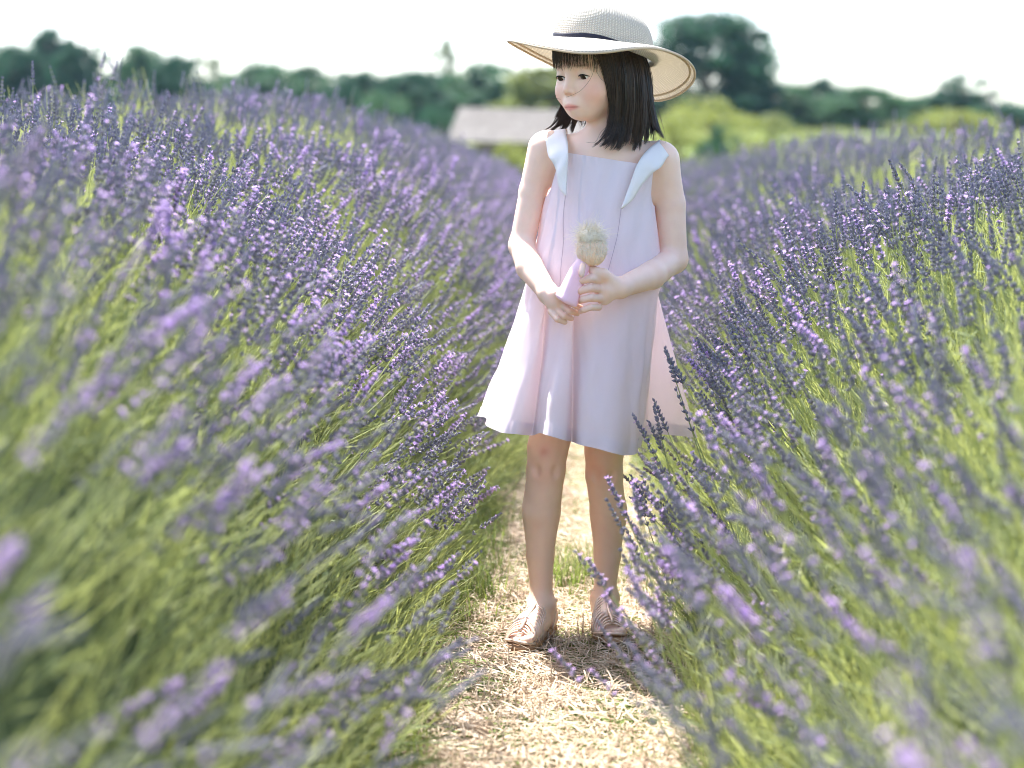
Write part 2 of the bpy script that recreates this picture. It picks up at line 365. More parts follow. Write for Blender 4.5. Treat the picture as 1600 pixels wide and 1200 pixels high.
def lavender_row(side, n_each, label, extra=()):
    r = np.random.default_rng(77 + side); S = []; DD = []
    for (a, b_, dens) in n_each:
        n = int((b_ - a) * 2.35 * dens); S.append(r.uniform(.12 if side < 0 else .06, 2.43, n)); DD.append(r.uniform(a, b_, n))
        n = int((b_ - a) * .55 * dens * ((.55 if side < 0 else .4) if a < 6 else .3)); S.append(r.uniform(.14 if side < 0 else .06, .69, n)); DD.append(r.uniform(a, b_, n))   # the steep flank shows more of its height
    S = np.concatenate(S); DD = np.concatenate(DD); n = len(S)
    # clumped growth: thin out between bushes
    keep = r.random(n) < .30 + 1.15 * vnoise(DD / .16, S / .16 + 31 * side, 4)
    S, DD = S[keep], DD[keep]; n = len(S)
    inset = np.minimum(r.exponential(.04 + .03 * smooth(.8, .3, S), n), .24)
    sprig = r.random(n) < .05; inset[sprig] = -r.uniform(.01, .07, sprig.sum())
    a = lean(S) * (.92 if side < 0 else .74) + r.normal(0, .21, n); yaw = r.normal(0, .28, n)
    d = np.stack([-side * np.sin(a), np.sin(yaw) * .8, np.cos(a)], 1); d /= np.linalg.norm(d, axis=1)[:, None]
    tip = np.stack([centre(DD) + side * (S - skirt(side, DD)), DD, tip_height(side, S, DD)], 1) - d * inset[:, None]
    bloom = smooth(.95, .45, S) * (.9 if side < 0 else .25); few = r.choice(len(STALKS), n, p=np.array([.20, .17, .18, .10, .05, .19, .02, .07, .01, .01])); many = r.choice(len(STALKS), n, p=np.array([.08, .12, .08, .13, .13, .08, .14, .06, .11, .07]))
    idx = np.where(r.random(n) < bloom, many, few); scl = r.uniform(.85, 1.2, n)
    tips = np.array([s_[2] for s_ in STALKS]); spin = r.uniform(0, 6.28, n); eul = eulers(d, spin)
    Ls = np.array([s_[3] for s_ in STALKS])[idx]
    base = tip - d * (Ls * scl)[:, None]
    low = base[:, 2] < .02; base[low, 2] = .02
    root = empty('lavender_row', (float(centre(3.2)) + side * 1.2, 3.2, 0)); tag(root, label, 'lavender')
    # the stalks that show largest stand singly
    px, py = proj(tip); vis = (px > 0) & (px < 1600) & (py > 0) & (py < 1190) & (DD > 1.5) & (inset < .03) & (S < 1.5)
    order = np.where(vis)[0]; score = DD[order] + r.uniform(0, 1.6, len(order)); order = order[np.argsort(score)][:300 - len(extra)]
    mask = np.ones(n, bool)
    clear = (side > 0) & (px < 1078) & (py > 470) & (py < 720) & (DD > 2.6) & (DD < 3.6)
    clear |= (px > (795 if side < 0 else 760)) & (px < (1100 if side < 0 else 975)) & (py > 600) & (DD < 7)
    order = order[~clear[order]]; mask[clear] = False; mask[order] = False
    singles = [(base[i], eul[i], scl[i], idx[i]) for i in order]
    for (ex, ey, eD, ea, k_, sc) in extra:
        t_ = P(ex, ey, eD); dd = np.array([[-side * math.sin(math.radians(ea)), .1, math.cos(math.radians(ea))]]); dd /= np.linalg.norm(dd)
        singles.append((t_ - dd[0] * STALKS[k_][3] * sc, eulers(dd, np.array([1.3 * k_]))[0], sc, k_))
    for (p, e, sc, k_) in singles:
        o = bpy.data.objects.new('flower_stalk', STALKS[k_][0]); COL.objects.link(o); child(o, root)
        o.location = p; o.rotation_euler = e; o.scale = (sc,) * 3
        q = bpy.data.objects.new('flower_spike', STALKS[k_][1]); COL.objects.link(q); q.parent = o
    o = scatter('flower_stalk_mass', base[mask], eul[mask], scl[mask], idx[mask], src_stalks); child(o, root); o['kind'] = 'stuff'
    # leafy shoots over the hidden heart of the bushes
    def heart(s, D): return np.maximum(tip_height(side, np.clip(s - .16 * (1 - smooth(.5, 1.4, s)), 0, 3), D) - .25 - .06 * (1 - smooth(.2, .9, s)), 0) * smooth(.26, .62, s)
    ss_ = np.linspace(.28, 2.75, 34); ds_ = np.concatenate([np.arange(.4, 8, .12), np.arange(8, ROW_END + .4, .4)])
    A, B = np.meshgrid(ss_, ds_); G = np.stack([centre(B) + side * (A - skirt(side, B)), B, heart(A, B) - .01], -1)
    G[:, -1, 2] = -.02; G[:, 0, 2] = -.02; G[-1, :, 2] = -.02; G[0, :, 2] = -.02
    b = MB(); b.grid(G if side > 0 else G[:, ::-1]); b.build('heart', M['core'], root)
    n2 = int(len(S) * 1.9); s2 = r.uniform(.28, 2.4, n2); D2 = DD[r.integers(0, n, n2)] + r.normal(0, .05, n2)
    a2 = lean(s2) * (.85 if side < 0 else .68) + r.normal(0, .3, n2); d2 = np.stack([-side * np.sin(a2), r.normal(0, .3, n2), np.cos(a2)], 1)
    p2 = np.stack([centre(D2) + side * (s2 - skirt(side, D2)), D2, heart(s2, D2) + r.uniform(-.04, .07, n2)], 1)
    p2[:, 2] = np.maximum(p2[:, 2], .0); spray = r.random(n2) < .4
    o = scatter('leafy_shoot_mass', p2, eulers(d2, r.uniform(0, 6.28, n2)), np.where(spray, r.uniform(.45, .85, n2), r.uniform(.6, 1.25, n2)), np.where(spray, r.integers(5, 9, n2), r.integers(0, 5, n2)), src_tufts); child(o, root); o['kind'] = 'stuff'
    return root
dens = [(.75, 1.6, 360), (1.6, 2.4, 500), (2.4, 6, 620), (6, 12, 520), (12, ROW_END, 340)]
lavender_row(-1, dens, 'taller lavender row leaning to the path from the shed side, spikes catching the sun')
ex = [(1040, 546, 3.08, 18, 0, 1.1), (1063, 545, 3.08, 24, 1, 1.15), (1042, 622, 3.06, 16, 2, 1.0), (1058, 612, 3.06, 22, 5, 1.1), (1020, 638, 3.04, 14, 0, 1.0), (1033, 655, 3.04, 20, 1, 1.0),
      (990, 652, 3.0, 30, 3, 1.1), (1012, 690, 2.95, 30, 4, 1.0), (955, 752, 2.75, 25, 6, 1.1), (940, 790, 2.72, 32, 7, 1.0), (903, 862, 2.6, 38, 4, 1.05), (925, 878, 2.6, 34, 6, 1.0), (960, 868, 2.6, 28, 7, 1.1), (935, 975, 2.5, 32, 3, .9), (870, 1020, 2.45, 42, 6, 1.0), (985, 900, 2.6, 30, 8, 1.0),
      (978, 830, 2.75, 26, 3, 1.0), (1000, 800, 2.8, 22, 1, 1.0), (1006, 745, 2.85, 26, 4, 1.0), (998, 770, 2.8, 30, 6, 1.0), (950, 935, 2.5, 36, 6, .95), (975, 955, 2.45, 30, 8, .95), (1000, 985, 2.4, 26, 4, .9), (960, 1010, 2.35, 38, 3, .85), (985, 1045, 2.3, 34, 7, .8), (930, 1050, 2.35, 44, 6, .8), (1010, 930, 2.5, 22, 9, 1.0), (1020, 1010, 2.4, 24, 8, .9), (1030, 860, 2.6, 20, 4, 1.05), (1015, 870, 2.65, 26, 8, 1.0)]
lavender_row(1, dens, 'lower lavender row beside the dress, its spikes crossing the skirt and one sandal', ex)
# ------------------------------------------------------------------ trees, bushes and shed beyond the field
def leaf_material(name, col, var, tcol): return material(name, col, .6, .25, var=var, scale=.5, trans=.35, trans_col=tcol, attr='tone')
M['dark_leaf'] = leaf_material('dark_tree_leaf', (.012, .050, .034), (.024, .074, .045), (.035, .11, .055))
M['mid_leaf'] = leaf_material('green_tree_leaf', (.026, .080, .044), (.048, .105, .055), (.07, .16, .065))
M['pale_leaf'] = leaf_material('pale_tree_leaf', (.11, .14, .085), (.15, .17, .10), (.2, .25, .12))
M['gold_leaf'] = leaf_material('yellow_green_leaf', (.145, .175, .045), (.21, .22, .065), (.28, .32, .07))
M['olive_leaf'] = leaf_material('olive_leaf', (.12, .15, .05), (.17, .19, .07), (.24, .28, .08))
M['bark'] = material('bark', (.10, .08, .06), .9, .1, var=(.16, .13, .10), scale=3)

def make_tree(seed, lacy=0.0, clumps=80, leaves=110, low=.06, leaf=.17):
    """trunk and crown meshes of a tree one metre high and about one metre wide, to be scaled"""
    r = np.random.default_rng(seed)
    C = []; R = []
    for i in range(clumps):
        z = low + .10 + (.84 - low) * r.random(); w = .50 * max(.04, 1 - (abs(z - .36) / .64) ** 2.2) ** .72; a = r.uniform(0, 6.28); rr = w * math.sqrt(r.random()) * .88
        C.append((rr * math.cos(a), rr * math.sin(a), z)); R.append(r.uniform(.06, .15) * (1 - .3 * lacy))
    C = np.array(C); R = np.array(R); n = clumps * leaves; q = np.repeat(np.arange(clumps), leaves)
    d = r.normal(0, 1, (n, 3)); d /= np.linalg.norm(d, axis=1)[:, None]
    pos = C[q] + d * (R[q] * r.random(n) ** (.4 + .25 * lacy))[:, None] * np.array([1.1, 1.1, .8])
    u = r.normal(0, 1, (n, 3)); u /= np.linalg.norm(u, axis=1)[:, None]; v = np.cross(u, d); v /= np.linalg.norm(v, axis=1)[:, None] + 1e-9
    s = leaf / 7 * r.uniform(.6, 1.3, n)[:, None]
    V = np.stack([pos - u * s, pos + v * s * .55, pos + u * s, pos - v * s * .55], 1).reshape(-1, 3)
    me = fast_mesh('crown', V, np.arange(4 * n).reshape(-1, 4))
    tone = np.clip(r.normal(1, .16, clumps), .65, 1.4)[q] * r.uniform(.85, 1.15, n)
    at = me.attributes.new('tone', 'FLOAT_COLOR', 'POINT'); t4 = np.repeat(tone, 4)
    at.data.foreach_set('color', np.stack([t4, t4, t4, np.ones_like(t4)], 1).astype(np.float32).ravel())
    b = MB(); top = .72
    pts = np.array([(0, 0, -.02), (.01, .0, .2), (-.01, .01, .45), (.0, .0, top)]); b.tube(catmull(pts, 8), np.linspace(.028, .006, 8), 7)
    for i in range(0, clumps, 3):
        z0 = max(.12, C[i][2] - .22); p0 = np.array([0, 0, min(z0, top)]); b.tube([p0, (p0 + C[i]) / 2 + [0, 0, .02], C[i]], [.012, .007, .003], 5)
    return b.mesh('trunk'), me
KIND = {'full': [make_tree(300 + i) for i in range(4)], 'lacy': [make_tree(310 + i, 1.0, 44, 60, .15) for i in range(2)],
        'bush': [make_tree(320 + i, 0, 70, 120, -.1, .10) for i in range(2)]}
def tree(name, px, top, width, D, kind, var, leaf, label, cat, group=None, rot=0, sink=0.0):
    z0 = float(ground_z(D)) - sink - .15; t = P(px, top, D); w = width * D / F_PX; h = (t[2] - z0) * 1.07
    root = empty(name, (t[0], D, z0)); tag(root, label, cat, group)
    root.scale = (w * 1.02, w * 1.02, h / 1.0); root.rotation_euler = (0, 0, rot)
    tm, cm = KIND[kind][var]
    if kind != 'bush' or True:
        o = bpy.data.objects.new('trunk', tm.copy()); o.data.materials.append(M['bark']); COL.objects.link(o); o.parent = root
    o = bpy.data.objects.new('crown', cm.copy()); o.data.materials.append(M[leaf]); COL.objects.link(o); o.parent = root
    return root
G1, G2 = 'trees beyond the field', 'yellow green bushes beyond the field'
T = [('tree', 18, 82, 120, 118, 'full', 0, 'dark_leaf', 'dark tree at the photo edge, end of the far woodland behind the tall row'),
     ('tree', 76, 60, 92, 121, 'full', 1, 'dark_leaf', 'dark round-headed tree, tallest of the wood behind the tall row'),
     ('tree', 116, 74, 74, 116, 'full', 2, 'dark_leaf', 'dark tree just beside the tallest one behind the tall row'),
     ('tree', 160, 80, 60, 126, 'lacy', 0, 'mid_leaf', 'thin-crowned tree between two dark clumps behind the tall row'),
     ('tree', 224, 74, 80, 118, 'full', 3, 'mid_leaf', 'mid green rounded tree next to thin-crowned ones behind the tall row'),
     ('tree', 272, 96, 90, 114, 'full', 0, 'dark_leaf', 'low dark tree between the rounded and the pale tree'),
     ('tree', 318, 84, 66, 130, 'lacy', 1, 'pale_leaf', 'pale thin tree showing sky through it behind the tall row'),
     ('tree', 400, 110, 130, 119, 'full', 1, 'mid_leaf', 'wide low green tree above the crest of the tall lavender'),
     ('tree', 476, 113, 110, 121, 'full', 2, 'mid_leaf', 'low rounded tree where the tall lavender crest begins to drop'),
     ('tree', 566, 116, 100, 110, 'full', 3, 'dark_leaf', 'dark blue-green tree where the field dips, before the shed'),
     ('tree', 640, 120, 120, 112, 'full', 0, 'dark_leaf', 'dark broad tree just behind the shed gable'),
     ('tree', 696, 70, 62, 124, 'lacy', 0, 'pale_leaf', 'pale lacy tree rising above the wood over the shed'),
     ('tree', 745, 110, 140, 116, 'full', 1, 'mid_leaf', 'green tree above the shed roof beside the pale lacy tree'),
     ('tree', 812, 100, 60, 128, 'lacy', 1, 'pale_leaf', 'small pale lacy tree just under the hat brim tip'),
     ('tree', 862, 112, 140, 96, 'full', 2, 'olive_leaf', 'olive green tree behind the face of the child'),
     ('tree', 985, 130, 170, 110, 'full', 3, 'mid_leaf', 'green tree mostly hidden by the hair and hat'),
     ('tree', 1108, 32, 200, 104, 'full', 0, 'dark_leaf', 'largest dark tree, standing behind the drooping hat brim'),
     ('tree', 1168, 78, 84, 107, 'full', 2, 'dark_leaf', 'dark shoulder tree leaning against the largest tree'),
     ('tree', 1235, 138, 120, 108, 'full', 1, 'mid_leaf', 'low hedge tree next to the largest dark tree'),
     ('tree', 1286, 130, 70, 109, 'full', 2, 'dark_leaf', 'small pointed hedge tree in the middle of the hedgerow'),
     ('tree', 1350, 140, 120, 104, 'full', 3, 'mid_leaf', 'broad hedge tree beside the lacy tree of the low row'),
     ('tree', 1430, 158, 100, 112, 'full', 0, 'mid_leaf', 'low tree in the gap before the lacy dark tree'),
     ('tree', 1512, 124, 132, 112, 'lacy', 0, 'dark_leaf', 'dark lacy tree standing over the low lavender row'),
     ('tree', 1500, 150, 140, 114, 'full', 1, 'dark_leaf', 'dense tree at the foot of the dark lacy tree'),
     ('tree', 1610, 168, 110, 108, 'full', 3, 'dark_leaf', 'dark tree cut by the photo edge over the low row'),
     ('bush', 1112, 160, 235, 56, 'bush', 0, 'gold_leaf', 'large sunlit yellow green bush past the hat and shoulder'),
     ('bush', 1060, 190, 150, 49, 'bush', 1, 'gold_leaf', 'smaller yellow green bush touching the child\'s shoulder'),
     ('bush', 1205, 184, 140, 62, 'bush', 1, 'olive_leaf', 'olive bush at the end of the large yellow green one'),
     ('bush', 1122, 203, 100, 45, 'bush', 0, 'dark_leaf', 'small dark bush in front of the yellow green bushes'),
     ('bush', 1488, 176, 230, 66, 'bush', 1, 'gold_leaf', 'wide yellow green bush over the crest of the low row'),
     ('bush', 690, 165, 110, 62, 'bush', 0, 'dark_leaf', 'dark bush at the gable end of the shed'),
     ('bush', 600, 150, 140, 70, 'bush', 1, 'mid_leaf', 'green bush between the shed and the tall lavender'),
     ('bush', 792, 229, 130, 41, 'bush', 0, 'gold_leaf', 'low yellow green bush under the shed eaves'),
     ('bush', 900, 190, 200, 66, 'bush', 0, 'olive_leaf', 'olive bush behind the shed and the child'),
     ('bush', 1300, 200, 170, 84, 'bush', 0, 'olive_leaf', 'low olive bush on the meadow under the hedgerow')]
for i, (nm, px, top, w, D, kd, var, lf, lab) in enumerate(T):
    tree(nm, px, top - (4 if nm == 'tree' else 0), w * (1.35 if nm == 'tree' else 1.05), D, kd, var, lf, lab, nm, G1 if nm == 'tree' else 'bushes beyond the field', rot=i * 1.3)

# the wood behind the single trees closes into one mass
r = np.random.default_rng(9); VV = []
for px in np.arange(-120, 1740, 17):
    D = r.uniform(150, 190); top = np.interp(px, [-120, 0, 250, 330, 480, 560, 700, 860, 1000, 1200, 1400, 1600, 1740], [96, 100, 104, 116, 122, 124, 122, 118, 120, 150, 156, 166, 168]) + r.normal(0, 5)
    t = P(px, top, D); z0 = float(ground_z(D)); h = t[2] - z0; n = 900
    d = r.normal(0, 1, (n, 3)); d /= np.linalg.norm(d, axis=1)[:, None]; c = np.array([t[0], D, z0 + h * .45]); pos = c + d * np.array([1.5, 1.5, h * .55]) * (r.random(n) ** .3)[:, None]
    u = r.normal(0, 1, (n, 3)); u /= np.linalg.norm(u, axis=1)[:, None]; v = np.cross(u, d); s_ = r.uniform(.12, .3, n)[:, None]
    VV.append(np.stack([pos - u * s_, pos + v * s_, pos + u * s_, pos - v * s_], 1).reshape(-1, 3))
V = np.concatenate(VV); me = fast_mesh('far_wood', V, np.arange(len(V)).reshape(-1, 4)); at = me.attributes.new('tone', 'FLOAT_COLOR', 'POINT'); at.data.foreach_set('color', np.ones(len(V) * 4, np.float32))
tag(link('far_wood', me, [M['mid_leaf']], None, False), 'continuous far wood along the horizon behind the single trees', 'wood', kind='stuff')

# shed: low open shelter with a weathered pale roof
M['roof'] = material('weathered_roof', (.165, .15, .14), .85, .1, var=(.20, .185, .175), scale=1.2, var2=(.13, .12, .11))
M['board'] = material('weathered_board', (.30, .26, .20), .85, .1, var=(.36, .32, .26), scale=4); M['timber'] = material('dark_timber', (.09, .07, .05), .85, .15, var=(.14, .11, .08), scale=4)
D0 = 44.0
e0, e1 = P(697, 221, D0), P(985, 228, D0); r0, r1 = P(719, 168, D0 + 1.5), P(985, 176, D0 + 1.5)
shed = empty('shed', (e0[0], D0, 0)); tag(shed, 'low open wooden shed with a pale weathered pitched roof behind the child', 'shed')
nb = 9
roof_root = None
bk0, bk1 = [np.array([2 * r_[0] - e_[0], 2 * r_[1] - e_[1], e_[2]]) for r_, e_ in ((r0, e0), (r1, e1))]
for (A0, A1, B0, B1) in ((e0, e1, r0, r1), (bk0, bk1, r0, r1)):
    for i in range(nb):                                             # overlapping roof boards
        t0, t1 = i / nb, (i + 1) / nb + .012; b = MB()
        q = lambda t, x: (A0 * (1 - t) + B0 * t) * (1 - x) + (A1 * (1 - t) + B1 * t) * x
        lift = np.array([0, 0, .018 + .012]); low = [q(t0, 0) + lift, q(t0, 1) + lift, q(t1, 1) + lift * .4, q(t1, 0) + lift * .4]
        und = [p - np.array([0, 0, .05]) for p in low]
        b.add(low + und, [(0, 1, 2, 3), (7, 6, 5, 4), (0, 4, 5, 1), (1, 5, 6, 2), (2, 6, 7, 3), (3, 7, 4, 0)]); b.build('roof_board', M['roof'], shed, False)
for x in np.linspace(.03, .97, 6):
    for (A, B) in ((e0, e1), (bk0, bk1)):
        p = A * (1 - x) + B * x; b = MB(); b.box((p[0] - .06, p[1] - .06 + .2 * (1 if A is e0 else -1), 0), (p[0] + .06, p[1] + .06 + .2 * (1 if A is e0 else -1), p[2] - .05)); b.build('post', M['timber'], shed, False)
b = MB(); p, q = e0 + [.1, .14, -.16], e1 + [-.1, .14, -.16]; b.box((p[0], p[1], q[2] - .1), (q[0], p[1] + .1, p[2] + .05)); b.build('eaves_beam', M['timber'], shed, False)
for z in np.arange(.1, 1.5, .2):
    b = MB(); b.box((bk0[0] + .1, bk0[1] - .12, z), (bk1[0] - .1, bk1[1] - .08, z + .185)); b.build('wall_board', M['board'], shed, False)
# ------------------------------------------------------------------ the child: one continuous body surface from smoothly blended shapes
M['skin'] = material('skin', (.84, .60, .475), .48, .45, sss=.3, var=(.81, .565, .445), scale=28, attr='tint', bump=.03, bump_scale=300)
H = .0023
LO = np.array([-.06, 3.00, -.004]); HI = np.array([.42, 3.47, 1.285])
NX, NY, NZ = (np.ceil((HI - LO) / H)).astype(int) + 1
GRID = np.full((NX, NY, NZ), 1.0, np.float32)
def region(lo, hi, pad):
    a = np.clip(np.floor((np.minimum(lo, hi) - pad - LO) / H).astype(int), 0, [NX, NY, NZ]); b = np.clip(np.ceil((np.maximum(lo, hi) + pad - LO) / H).astype(int) + 1, 0, [NX, NY, NZ])
    ax = [LO[i] + H * np.arange(a[i], b[i], dtype=np.float32) for i in range(3)]
    return (slice(a[0], b[0]), slice(a[1], b[1]), slice(a[2], b[2])), np.stack(np.meshgrid(*[x.astype(np.float32) for x in ax], indexing='ij'), -1)
def blend(sl, d, k, sub=False):
    g = GRID[sl]
    if g.size == 0: return
    if sub:
        h = np.clip(.5 - .5 * (g + d) / k, 0, 1); GRID[sl] = g * (1 - h) - d * h + k * h * (1 - h)
    else:
        h = np.clip(.5 + .5 * (g - d) / k, 0, 1); GRID[sl] = g * (1 - h) + d * h - k * h * (1 - h)
def cone(a, b, ra, rb, k=.01, sub=False):
    a = np.asarray(a, np.float32); b = np.asarray(b, np.float32); sl, p = region(a, b, max(ra, rb) + k + .012)
    ba = b - a; t = np.clip(((p - a) @ ba) / (ba @ ba + 1e-12), 0, 1); d = np.linalg.norm(p - a - t[..., None] * ba, axis=-1) - (ra + (rb - ra) * t)
    blend(sl, d, k, sub)
def chain(pts, rad, k=.01, k2=.006):
    for i in range(len(pts) - 1): cone(pts[i], pts[i + 1], rad[i], rad[i + 1], k if i == 0 else k2)
def ell(c, r, R=None, k=.01, sub=False):
    c = np.asarray(c, np.float32); r = np.asarray(r, np.float32); m = float(r.max()); sl, p = region(c, c, m + k + .012)
    q = p - c
    if R is not None: q = q @ R.astype(np.float32)
    k0 = np.linalg.norm(q / r, axis=-1); k1 = np.linalg.norm(q / (r * r), axis=-1) + 1e-6
    blend(sl, k0 * (k0 - 1) / k1, k, sub)

DB = 3.28                                                           # depth of the body's axis
# torso (under the dress)
ell(P(943, 292, DB), (.095, .062, .10), k=.03); ell(P(936, 420, DB), (.088, .068, .13), k=.04); ell(P(930, 545, DB), (.095, .075, .10), k=.05)
cone(P(868, 234, DB + .005), P(1024, 250, DB + .005), .032, .032, .035)
ell(P(945, 245, DB - .012), (.075, .052, .05), k=.03)
# neck
cone(P(949, 228, DB), P(944, 165, DB - .005), .037, .034, .03)
cone(P(940, 240, DB - .035), P(905, 238, DB - .032), .009, .006, .02); cone(P(962, 243, DB - .035), P(1003, 246, DB - .03), .009, .006, .02)  # collar bones
# head
YAW, PIT, ROLL = math.radians(46), math.radians(9), math.radians(-2)
f0 = np.array([-math.sin(YAW), -math.cos(YAW), 0]); up0 = np.array([0, 0, 1.])
hf = f0 * math.cos(PIT) - up0 * math.sin(PIT); hu = up0 * math.cos(PIT) + f0 * math.sin(PIT); hl = np.cross(hu, hf)
HR = np.stack([hl, hf, hu], 1)                                      # columns: her left, forward, up
HC = P(932, 111, DB - .02)
hp = lambda x, y, z: HC + HR @ np.array([x, y, z])
def he(c, r, k, sub=False): ell(hp(*c), r, HR, k, sub)
def hc(a, b, ra, rb, k, sub=False): cone(hp(*a), hp(*b), ra, rb, k, sub)
he((0, -.014, .026), (.072, .088, .076), .02)
he((0, .030, -.024), (.055, .047, .055), .03)
he((0, .040, .030), (.050, .036, .038), .03)
he((0, .052, -.064), (.023, .021, .018), .03)
for sx in (-1, 1):
    he((sx * .035, .046, -.034), (.027, .027, .025), .022)           # cheeks
    hc((sx * .044, .0, -.044), (sx * .016, .048, -.066), .0155, .0145, .025)  # jaw
    he((sx * .031, .083, -.001), (.019, .013, .0115), .014, True)     # eye sockets
    he((sx * .071, -.012, -.012), (.008, .018, .026), .008)          # ears
hc((0, .073, .000), (0, .0850, -.023), .0058, .0080, .012)           # nose
he((0, .0895, -.0275), (.0078, .0085, .0072), .006)
EYE = {}
for sx in (-1, 1):
    he((sx * .0088, .0815, -.031), (.0062, .0072, .0058), .005)
    he((sx * .0055, .0865, -.0362), (.003, .004, .0025), .002, True)
    EYE[sx] = hp(sx * .0305, .0625, -.002)
    ell(EYE[sx], (.0140, .0140, .0128), None, .006)                  # lids
    R2 = HR
    he((sx * .0305, .0765, -.0052), (.0148, .0112, .0048), .0025, True)
he((0, .074, -.056), (.022, .012, .016), .012)                       # muzzle
hc((-.0200, .0725, -.0588), (-.003, .0832, -.0560), .0024, .0036, .005); hc((.0200, .0725, -.0588), (.003, .0832, -.0560), .0024, .0036, .005)
hc((-.0165, .0735, -.0615), (0, .0822, -.0650), .0028, .0043, .005); hc((.0165, .0735, -.0615), (0, .0822, -.0650), .0028, .0043, .005)
he((0, .0685, -.0755), (.011, .010, .009), .012)                     # chin
# arms
AR = {'r': [P(850, 232, DB), P(832, 300, DB + .005), P(815, 384, DB - .005)], 'l': [P(1035, 250, DB), P(1047, 320, DB + .012), P(1052, 405, DB + .01)]}
chain(AR['r'], [.032, .0268, .0245], .03); chain(AR['l'], [.032, .0305, .028], .03)
WR, WL = P(857, 459, DB - .135), P(968, 450, DB - .155)
chain([AR['r'][2], P(828, 418, DB - .065), WR], [.0245, .0265, .0188], .012)
chain([AR['l'][2], P(1018, 430, DB - .07), WL], [.027, .0275, .0190], .012)
# her right hand (cups the doll from below)
hb = DB - .148
chain([WR, P(868, 470, hb)], [.0185, .0165], .012)
ell(P(872, 474, hb - .002), (.022, .013, .020), k=.012)
for (pts, rr) in [([(885, 469), (899, 477), (911, 483)], .0062), ([(877, 476), (890, 486), (902, 490)], .0062), ([(868, 482), (881, 494), (893, 498)], .0060), ([(860, 487), (870, 499), (883, 504)], .0055)]:
    q = [P(x, y, hb - d_) for (x, y), d_ in zip(pts, (.008, .021, .012))]
    chain(q, [rr * 1.06, rr, rr * .86], .003, .0015)
chain([P(866, 460, hb - .006), P(878, 456, hb - .022), P(886, 462, hb - .034)], [.011, .0085, .0072], .008)   # thumb
# her left hand (fingers wrapped round the front of the doll)
hb = DB - .160
chain([WL, P(950, 452, hb - .006)], [.0185, .0165], .012)
ell(P(944, 456, hb - .006), (.019, .013, .026), k=.012)
for (pts, rr) in [([(938, 437), (922, 435), (908, 438), (898, 441)], .0082), ([(938, 451), (921, 450), (907, 454), (899, 455)], .0085), ([(938, 466), (923, 465), (911, 468), (906, 470)], .0080), ([(936, 480), (922, 480), (912, 484), (907, 486)], .0071)]:
    q = [P(x, y, hb - d_) for (x, y), d_ in zip(pts, (.014, .034, .036, .022))]
    chain(q, [rr * .96, rr * .95, rr * .89, rr * .78], .0028, .0015)
chain([P(958, 440, hb - .008), P(943, 428, hb - .020), P(929, 424, hb - .022), P(921, 418, hb - .018)], [.0125, .0098, .0088, .0072], .008)  # thumb
# legs and feet
LEG = {'r': [P(885, 575, DB), P(856, 700, 3.265), P(853, 735, 3.258), P(846, 800, 3.262), P(844, 866, 3.262), P(846, 938, 3.255)],
       'l': [P(948, 575, DB), P(944, 705, 3.300), P(944, 742, 3.298), P(950, 800, 3.315), P(949, 866, 3.325), P(945, 930, 3.322)]}
chain(LEG['r'], [.056, .0405, .0385, .0372, .0280, .0215], .03); chain(LEG['l'], [.055, .0390, .0375, .0360, .0278, .0215], .03)
ell(P(853, 716, 3.237), (.020, .014, .021), k=.014); ell(P(942, 722, 3.275), (.020, .014, .021), k=.014)
for (x_, y_, d_) in ((838, 736, 3.222), (868, 738, 3.222), (929, 745, 3.262), (957, 745, 3.262)): ell(P(x_, y_, d_), (.006, .006, .010), k=.010, sub=True)
# knee dimples done
ell(P(845, 795, 3.282), (.033, .026, .060), k=.02); ell(P(952, 800, 3.335), (.033, .026, .060), k=.02)          # calves
FOOT = {}
for key, (ax, ay, aD, ang) in {'r': (846, 945, 3.252, 24), 'l': (945, 938, 3.318, -2)}.items():
    A = P(ax, ay, aD); a = math.radians(ang); fd = np.array([-math.sin(a), -math.cos(a), 0]); sd = np.array([fd[1], -fd[0], 0])
    FOOT[key] = (A, fd, sd)
    at = lambda f, s, z: np.array([A[0], A[1], 0]) + fd * f + sd * s + np.array([0, 0, z])
    ell(at(0, .021, A[2]), (.008, .008, .009), k=.012); ell(at(0, -.021, A[2] + .004), (.008, .008, .009), k=.012)
    cone(at(0, 0, A[2] + .01), at(-.02, 0, .034), .0215, .022, .015); cone(at(-.022, 0, .034), at(-.022, 0, .030), .022, .022, .01)
    cone(at(0, 0, .055), at(.065, 0, .034), .022, .021, .02); cone(at(-.015, 0, .030), at(.075, 0, .028), .020, .020, .02)
    cone(at(.03, -.012, .03), at(.085, -.018, .026), .017, .016, .012); cone(at(.03, .012, .03), at(.080, .020, .025), .016, .014, .012)
    for j, (s_, l_, r_) in enumerate([(-.024, .132, .0095), (-.010, .133, .0075), (.002, .129, .0070), (.013, .123, .0066), (.0235, .114, .0062)]):
        cone(at(.085, s_ * .9, .024), at(l_ - r_, s_, .0125 + r_), r_ * 1.1, r_, .006)
cone(P(845, 905, 3.285), P(845, 965, 3.280), .009, .008, .015); cone(P(945, 895, 3.352), P(945, 960, 3.348), .009, .008, .015)   # heel cords

